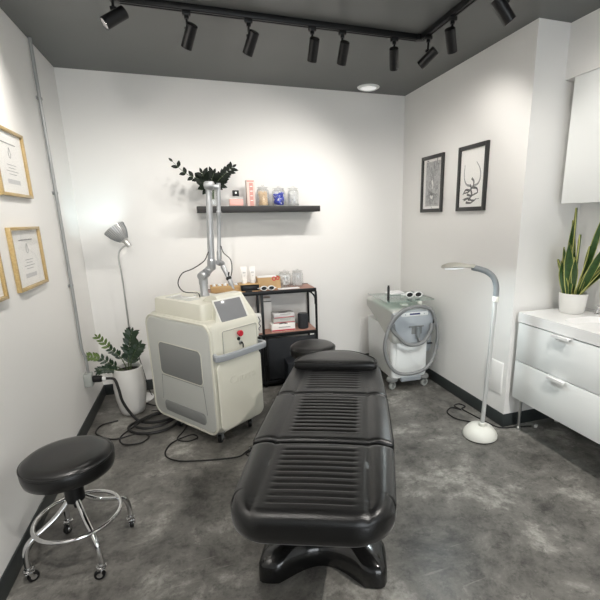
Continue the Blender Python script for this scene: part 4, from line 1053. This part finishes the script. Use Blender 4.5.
# ------------------------------------------------------------------ gooseneck magnifier lamp on the right
GX, GY = 1.848, 2.295
gl = thing('gooseneck_lamp', 'white gooseneck floor lamp with flat oval head beside the right wall', 'floor lamp', (GX, GY, 0))
part('lamp_base', gl, M['lampw'], lambda b: lathe(b, [(0, .004), (.112, .004), (.121, .010), (.121, .022), (.112, .045), (.085, .078), (.05, .092), (.02, .096), (0, .096)], seg=48), ang=50)
part('base_pad', gl, M['black'], lambda b: lathe(b, [(0, 0), (.114, 0), (.114, .006), (0, .006)], seg=48))
part('pole_socket', gl, M['lampw'], lambda b: lathe(b, [(0, .09), (.025, .09), (.025, .115), (.019, .12), (0, .12)], (.0, -.02, 0), 24))
part('lamp_pole', gl, M['lampg'], lambda b: tube(b, [(0, -.02, .115), (0.0, -.055, 1.01)], .0145, 20))
part('pole_collar', gl, M['lampw'], lambda b: lathe(b, [(0, 0), (.020, 0), (.021, .006), (.021, .03), (.018, .036), (0, .036)], (0, -.055, 1.005), 24))
gp = smooth_path([(0, -.055, 1.035), (.0, -.055, 1.09), (-.008, -.05, 1.135), (-.03, -.04, 1.175), (-.07, -.025, 1.205), (-.12, -.01, 1.222), (-.155, .0, 1.23)], 8)
part('gooseneck', gl, M['goose'], lambda b: tube(b, gp, .0185, 16))
def ghead(b):
    rings = []
    c0 = Vector((-.14, .0, 1.232)); ux = Vector((-1, .12, .06)).normalized(); uy = Vector((.12, 1, 0)).normalized(); uz = ux.cross(uy) * -1
    if uz.z < 0: uz = -uz
    for (s, w, h, dz) in ((0, .018, .018, 0), (.02, .022, .018, 0.0), (.045, .035, .016, 0.002), (.075, .055, .019, .004), (.12, .068, .022, .005), (.17, .064, .021, .002), (.205, .048, .016, -.004), (.222, .025, .009, -.008)):
        rings.append([c0 + ux * s + uy * (w * math.cos(a)) + uz * (dz + h * (math.sin(a) if math.sin(a) > 0 else math.sin(a) * .45)) for a in [2 * PI * k / 20 for k in range(20)]])
    loft(b, rings)
hdp = part('lamp_head', gl, M['headtop'], ghead, ang=60)
Lg = bpy.data.lights.new('lamp_led', 'AREA'); Lg.shape = 'DISK'; Lg.size = .12; Lg.energy = 2.5; Lg.color = (.85, .97, 1)
lg_ = bpy.data.objects.new('lamp_led', Lg); C.objects.link(lg_); lg_.parent = gl; lg_.location = (-.272, .015, 1.215)
part('diffuser', hdp, M['diff'], lambda b: lathe(b, [(0, 0), (.075, 0), (.071, .006), (0, .008)], (-.272, .015, 1.234), 32, (0.05, 0, -1), sy=.55))
single('lamp_cord', 'thin black cord looping on the floor behind the gooseneck lamp base', 'cable', M['cable'],
       lambda b: cab(b, [(1.978, 2.345, .008), (1.92, 2.48, .006), (1.84, 2.58, .006), (1.84, 2.70, .006), (1.92, 2.76, .006), (1.97, 2.70, .006), (1.96, 2.78, .006), (2.02, 2.80, .006), (2.04, 2.74, .006), (1.98, 2.70, .012), (2.0, 2.60, .006), (2.02, 2.48, .006), (2.05, 2.36, .006), (2.10, 2.325, .006), (2.17, 2.31, .006), (2.30, 2.28, .006)], .005))

# ------------------------------------------------------------------ vanity
VX, VY0, VY1 = 2.12, 1.51, 2.312
vn = thing('vanity_cabinet', 'white two drawer vanity cabinet standing in the alcove', 'cabinet', (2.35, (VY0 + VY1) / 2, 0))
vx0, vx1, vw = VX - 2.35, XA - .006 - 2.35, (VY1 - VY0) / 2
part('carcass', vn, M['white'], lambda b: bx(b, vx0 + .02, vx1, -vw, vw, .262, .828, .001))
for (z0, z1) in ((.548, .822), (.262, .542)):
    dr = part('drawer_front', vn, M['white'], lambda b, z0=z0, z1=z1: bx(b, vx0, vx0 + .0185, -vw + .001, vw - .001, z0, z1, .0015))
    part('handle', dr, M['whiteg'], lambda b, z1=z1: (box(b, (vx0 - .013, .020, z1 - .004), (.030, .135, .008), .003), box(b, (vx0 - .026, .020, z1 - .010), (.004, .135, .018), .001)))
for x in (vx0 + .06, vx1 - .05):
    for y in (-vw + .03, vw - .03):
        part('leg', vn, M['steel'], lambda b, x=x, y=y: lathe(b, [(0, 0), (.016, 0), (.016, .02), (.011, .024), (.011, .25), (.018, .252), (.018, .262), (0, .262)], (x, y, 0), 16))
ctp = thing('sink_countertop', 'glossy white sink countertop on the vanity cabinet', 'countertop', (2.35, (VY0 + VY1) / 2, .829))
def ctopf(b):
    x0, x1, y0, y1 = vx0 - .004, XA - .001 - 2.35, -vw - .004, vw + .004
    bxo = [(x0, y0), (x1, y0), (x1, y1), (x0, y1)]
    # slab with a basin recess
    cx_, cy_ = (x0 + x1) / 2 - .01, -.10; bw_, bd_ = .30, .46
    n = 24; zt = .068
    def sq(w, h, r, z): return [(x, y, z) for x, y in rrect(w, h, r, 5, cx_, cy_)]
    out_t = []
    inner = sq(bw_, bd_, .07, zt); m = len(inner)
    # outer ring points matched by direction
    for (x, y, z) in inner:
        dx, dy = x - cx_, y - cy_
        k = min([((x1 if dx > 0 else x0) - cx_) / dx if abs(dx) > 1e-6 else 1e9, ((y1 if dy > 0 else y0) - cy_) / dy if abs(dy) > 1e-6 else 1e9])
        out_t.append((cx_ + dx * k, cy_ + dy * k))
    # insert true corners by snapping nearest
    for (qx, qy) in bxo:
        i = min(range(m), key=lambda i: (out_t[i][0] - qx) ** 2 + (out_t[i][1] - qy) ** 2); out_t[i] = (qx, qy)
    loft(b, [[(x, y, 0) for x, y in out_t], [(x, y, zt - .004) for x, y in out_t], [(x, y, zt) for x, y in out_t], inner, sq(bw_ - .01, bd_ - .01, .066, zt - .006), sq(bw_ - .04, bd_ - .05, .06, zt - .035), sq(.05, .05, .02, zt - .042)])
part('countertop_slab', ctp, M['whiteg'], ctopf, ang=30)
part('backsplash_lip', ctp, M['whiteg'], lambda b: bx(b, XA - .014 - 2.35, XA - .001 - 2.35, -vw, vw, .066, .082, .002))
ZCt = .829 + .0685
tp = thing('basin_tap', 'small chrome tap on the sink countertop at the right edge', 'tap', (2.545, 2.07, ZCt))
part('tap_body', tp, M['chrome'], lambda b: lathe(b, [(0, 0), (.018, 0), (.018, .004), (.009, .008), (.009, .035), (.0, .04)], seg=20))
part('tap_lever', tp, M['chrome'], lambda b: box(b, (0, .0, .012), (.012, .05, .008), .002))
part('tap_spout', tp, M['chrome'], lambda b: tube(b, smooth_path([(0, 0, .035), (0, -.01, .055), (-.02, -.012, .062)], 4), .006, 10))
# wall cabinet above
wc = thing('wall_cabinet', 'plain white wall cabinet above the sink at the right edge', 'wall cabinet', (2.346, 1.88, 1.626))
part('cabinet_body', wc, M['white'], lambda b: bx(b, .02, XA - .001 - 2.346, -.40, .40, 0, .757, .002))
part('cabinet_door', wc, M['white'], lambda b: bx(b, 0, .0185, -.40, .40, -.002, .757, .0015))

# snake plant
SPX, SPY = 2.435, 2.175
sp = thing('planter', 'short white round planter on the sink countertop', 'planter', (SPX, SPY, ZCt))
part('planter_body', sp, M['pot'], lambda b: lathe(b, [(0, 0), (.070, 0), (.076, .006), (.085, .08), (.088, .134), (.084, .137), (.081, .134), (.078, .11), (0, .11)], seg=48), ang=50)
part('soil', sp, M['soil'], lambda b: lathe(b, [(0, .122), (.078, .120), (.0775, .112), (0, .112)], seg=32))
sn_ = thing('snake_plant', 'yellow-edged snake plant growing in the white planter', 'plant', (SPX, SPY, ZCt + .119))
def sword(b, base, lean, az, L_, W_, twist, bend):
    n = 14; d = Vector((math.cos(az) * lean, math.sin(az) * lean, 1)).normalized()
    rows = []
    for i in range(n + 1):
        f = i / n
        c = Vector(base) + d * L_ * f + Vector((math.cos(az), math.sin(az), -.1)) * bend * f * f
        w = W_ * (.55 + .45 * math.sin(min(1, f / .45) * PI / 2)) * (1 if f < .55 else max(.03, 1 - ((f - .55) / .45) ** 1.7)) * .5
        a = twist + f * .9; s = Vector((math.cos(a), math.sin(a), 0)); nn = Vector((-math.sin(a), math.cos(a), 0))
        cols = []
        for (u, q) in ((-1, .006), (-.84, .003), (0, -.004), (.84, .003), (1, .006)): cols.append(b.verts.new(c + s * w * u + nn * q))
        back = [b.verts.new(c + s * w * u + nn * (q - .0035)) for (u, q) in ((1, .006), (.84, .002), (0, -.006), (-.84, .002), (-1, .006))]
        rows.append(cols + back)
    m = 10
    for a_, c_ in zip(rows, rows[1:]):
        for k in range(m):
            f = b.faces.new((a_[k], a_[(k + 1) % m], c_[(k + 1) % m], c_[k])); f.material_index = 1 if k in (0, 3, 4, 5, 8, 9) else 0
    b.faces.new(rows[0][::-1]); b.faces.new(rows[-1])
def snake(b):
    rnd = random.Random(5)
    # (image-left is far (+y), image-right is near (-y))
    U, D = PI / 2, -PI / 2
    L_ = [(.58, .04, U, .044, .3), (.56, .17, D, .040, 1.2), (.50, .06, U, .046, 2.0), (.36, .16, U, .046, .8), (.33, .62, D, .055, .4), (.31, .26, U, .046, 1.6),
          (.34, .15, D, .05, .2), (.46, .85, D, .055, 1.0), (.29, .20, U, .052, 2.4), (.30, .35, D + .5, .05, 1.2), (.36, .12, PI, .052, 1.8), (.25, .30, U + .6, .046, .4), (.27, .3, -2.4, .048, 1.0),
          (.41, .08, PI + .5, .048, .2), (.30, .05, PI, .055, 1.2), (.24, .2, 2.6, .050, 2.0), (.33, .2, 2.0, .044, .9), (.28, .5, -1.2, .045, 1.9), (.22, .1, U, .055, .1), (.24, .25, D, .055, 2.6),
          (.38, .40, D, .046, 1.5), (.26, .02, PI, .055, 2.8), (.20, .35, PI - .5, .045, .6), (.30, .10, U + .3, .05, 1.1)]
    for k, (l, le, az, w, tw) in enumerate(L_):
        rr = rnd.uniform(.01, .05)
        sword(b, (rr * math.cos(az), rr * math.sin(az), 0), le, az + rnd.uniform(-.2, .2), l, w * 1.2, tw, .03 * le)
part('foliage', sn_, [M['snake'], M['snakey']], snake, ang=50)

# small white plug on the floor under the vanity
single('white_adapter', 'small white plug lying on the floor under the vanity', 'plug', M['whiteg'], lambda b: (box(b, (0, 0, .011), (.035, .022, .02), .004), box(b, (.022, 0, .011), (.012, .012, .004), .0)), (2.325, 2.262, 0), .5)

# ------------------------------------------------------------------ fill light, world, camera
Ld = bpy.data.lights.new('window_fill', 'AREA'); Ld.shape = 'RECTANGLE'; Ld.size = 2.4; Ld.size_y = 2.1; Ld.energy = 45; Ld.color = (.93, .97, 1)  # soft front fill from outside the added, unseen opening
lo = bpy.data.objects.new('window_fill', Ld); C.objects.link(lo); lo.location = (.9, YF - .15, 1.3); lo.rotation_euler = (PI / 2, 0, 0)
w = bpy.data.worlds.new('World'); sc.world = w; w.use_nodes = True
bg = w.node_tree.nodes['Background']; bg.inputs[0].default_value = (.85, .93, 1, 1); bg.inputs[1].default_value = 1.0

f_, cx_, cy_ = 419.283, 334.347, 322.911
cam = bpy.data.cameras.new('camera'); cam.sensor_width = 36; cam.sensor_fit = 'HORIZONTAL'; cam.lens = 36 * f_ / 600
cam.shift_x = (300 - cx_) / 600; cam.shift_y = (cy_ - 300) / 600; cam.clip_start = .05
co = bpy.data.objects.new('camera', cam); C.objects.link(co); sc.camera = co
R_ = Matrix(((0.9492301047900751, 0.301646723220278, 0.08928304727490095), (-0.31425018917106223, 0.9222789881899821, 0.2250517419377475), (-0.014457757992676843, -0.24168310307866347, 0.9702475204400646)))
right, fwd, up = (Vector([R_[i][k] for i in range(3)]) for k in range(3))
co.matrix_world = Matrix.Translation((0, 0, 1.55)) @ Matrix((right, up, -fwd)).transposed().to_4x4()

sc.cycles.transparent_max_bounces = 32
vs = sc.view_settings; vs.view_transform = 'Standard'; vs.look = 'None'; vs.exposure = 0.62; vs.gamma = 1; vs.use_curve_mapping = False
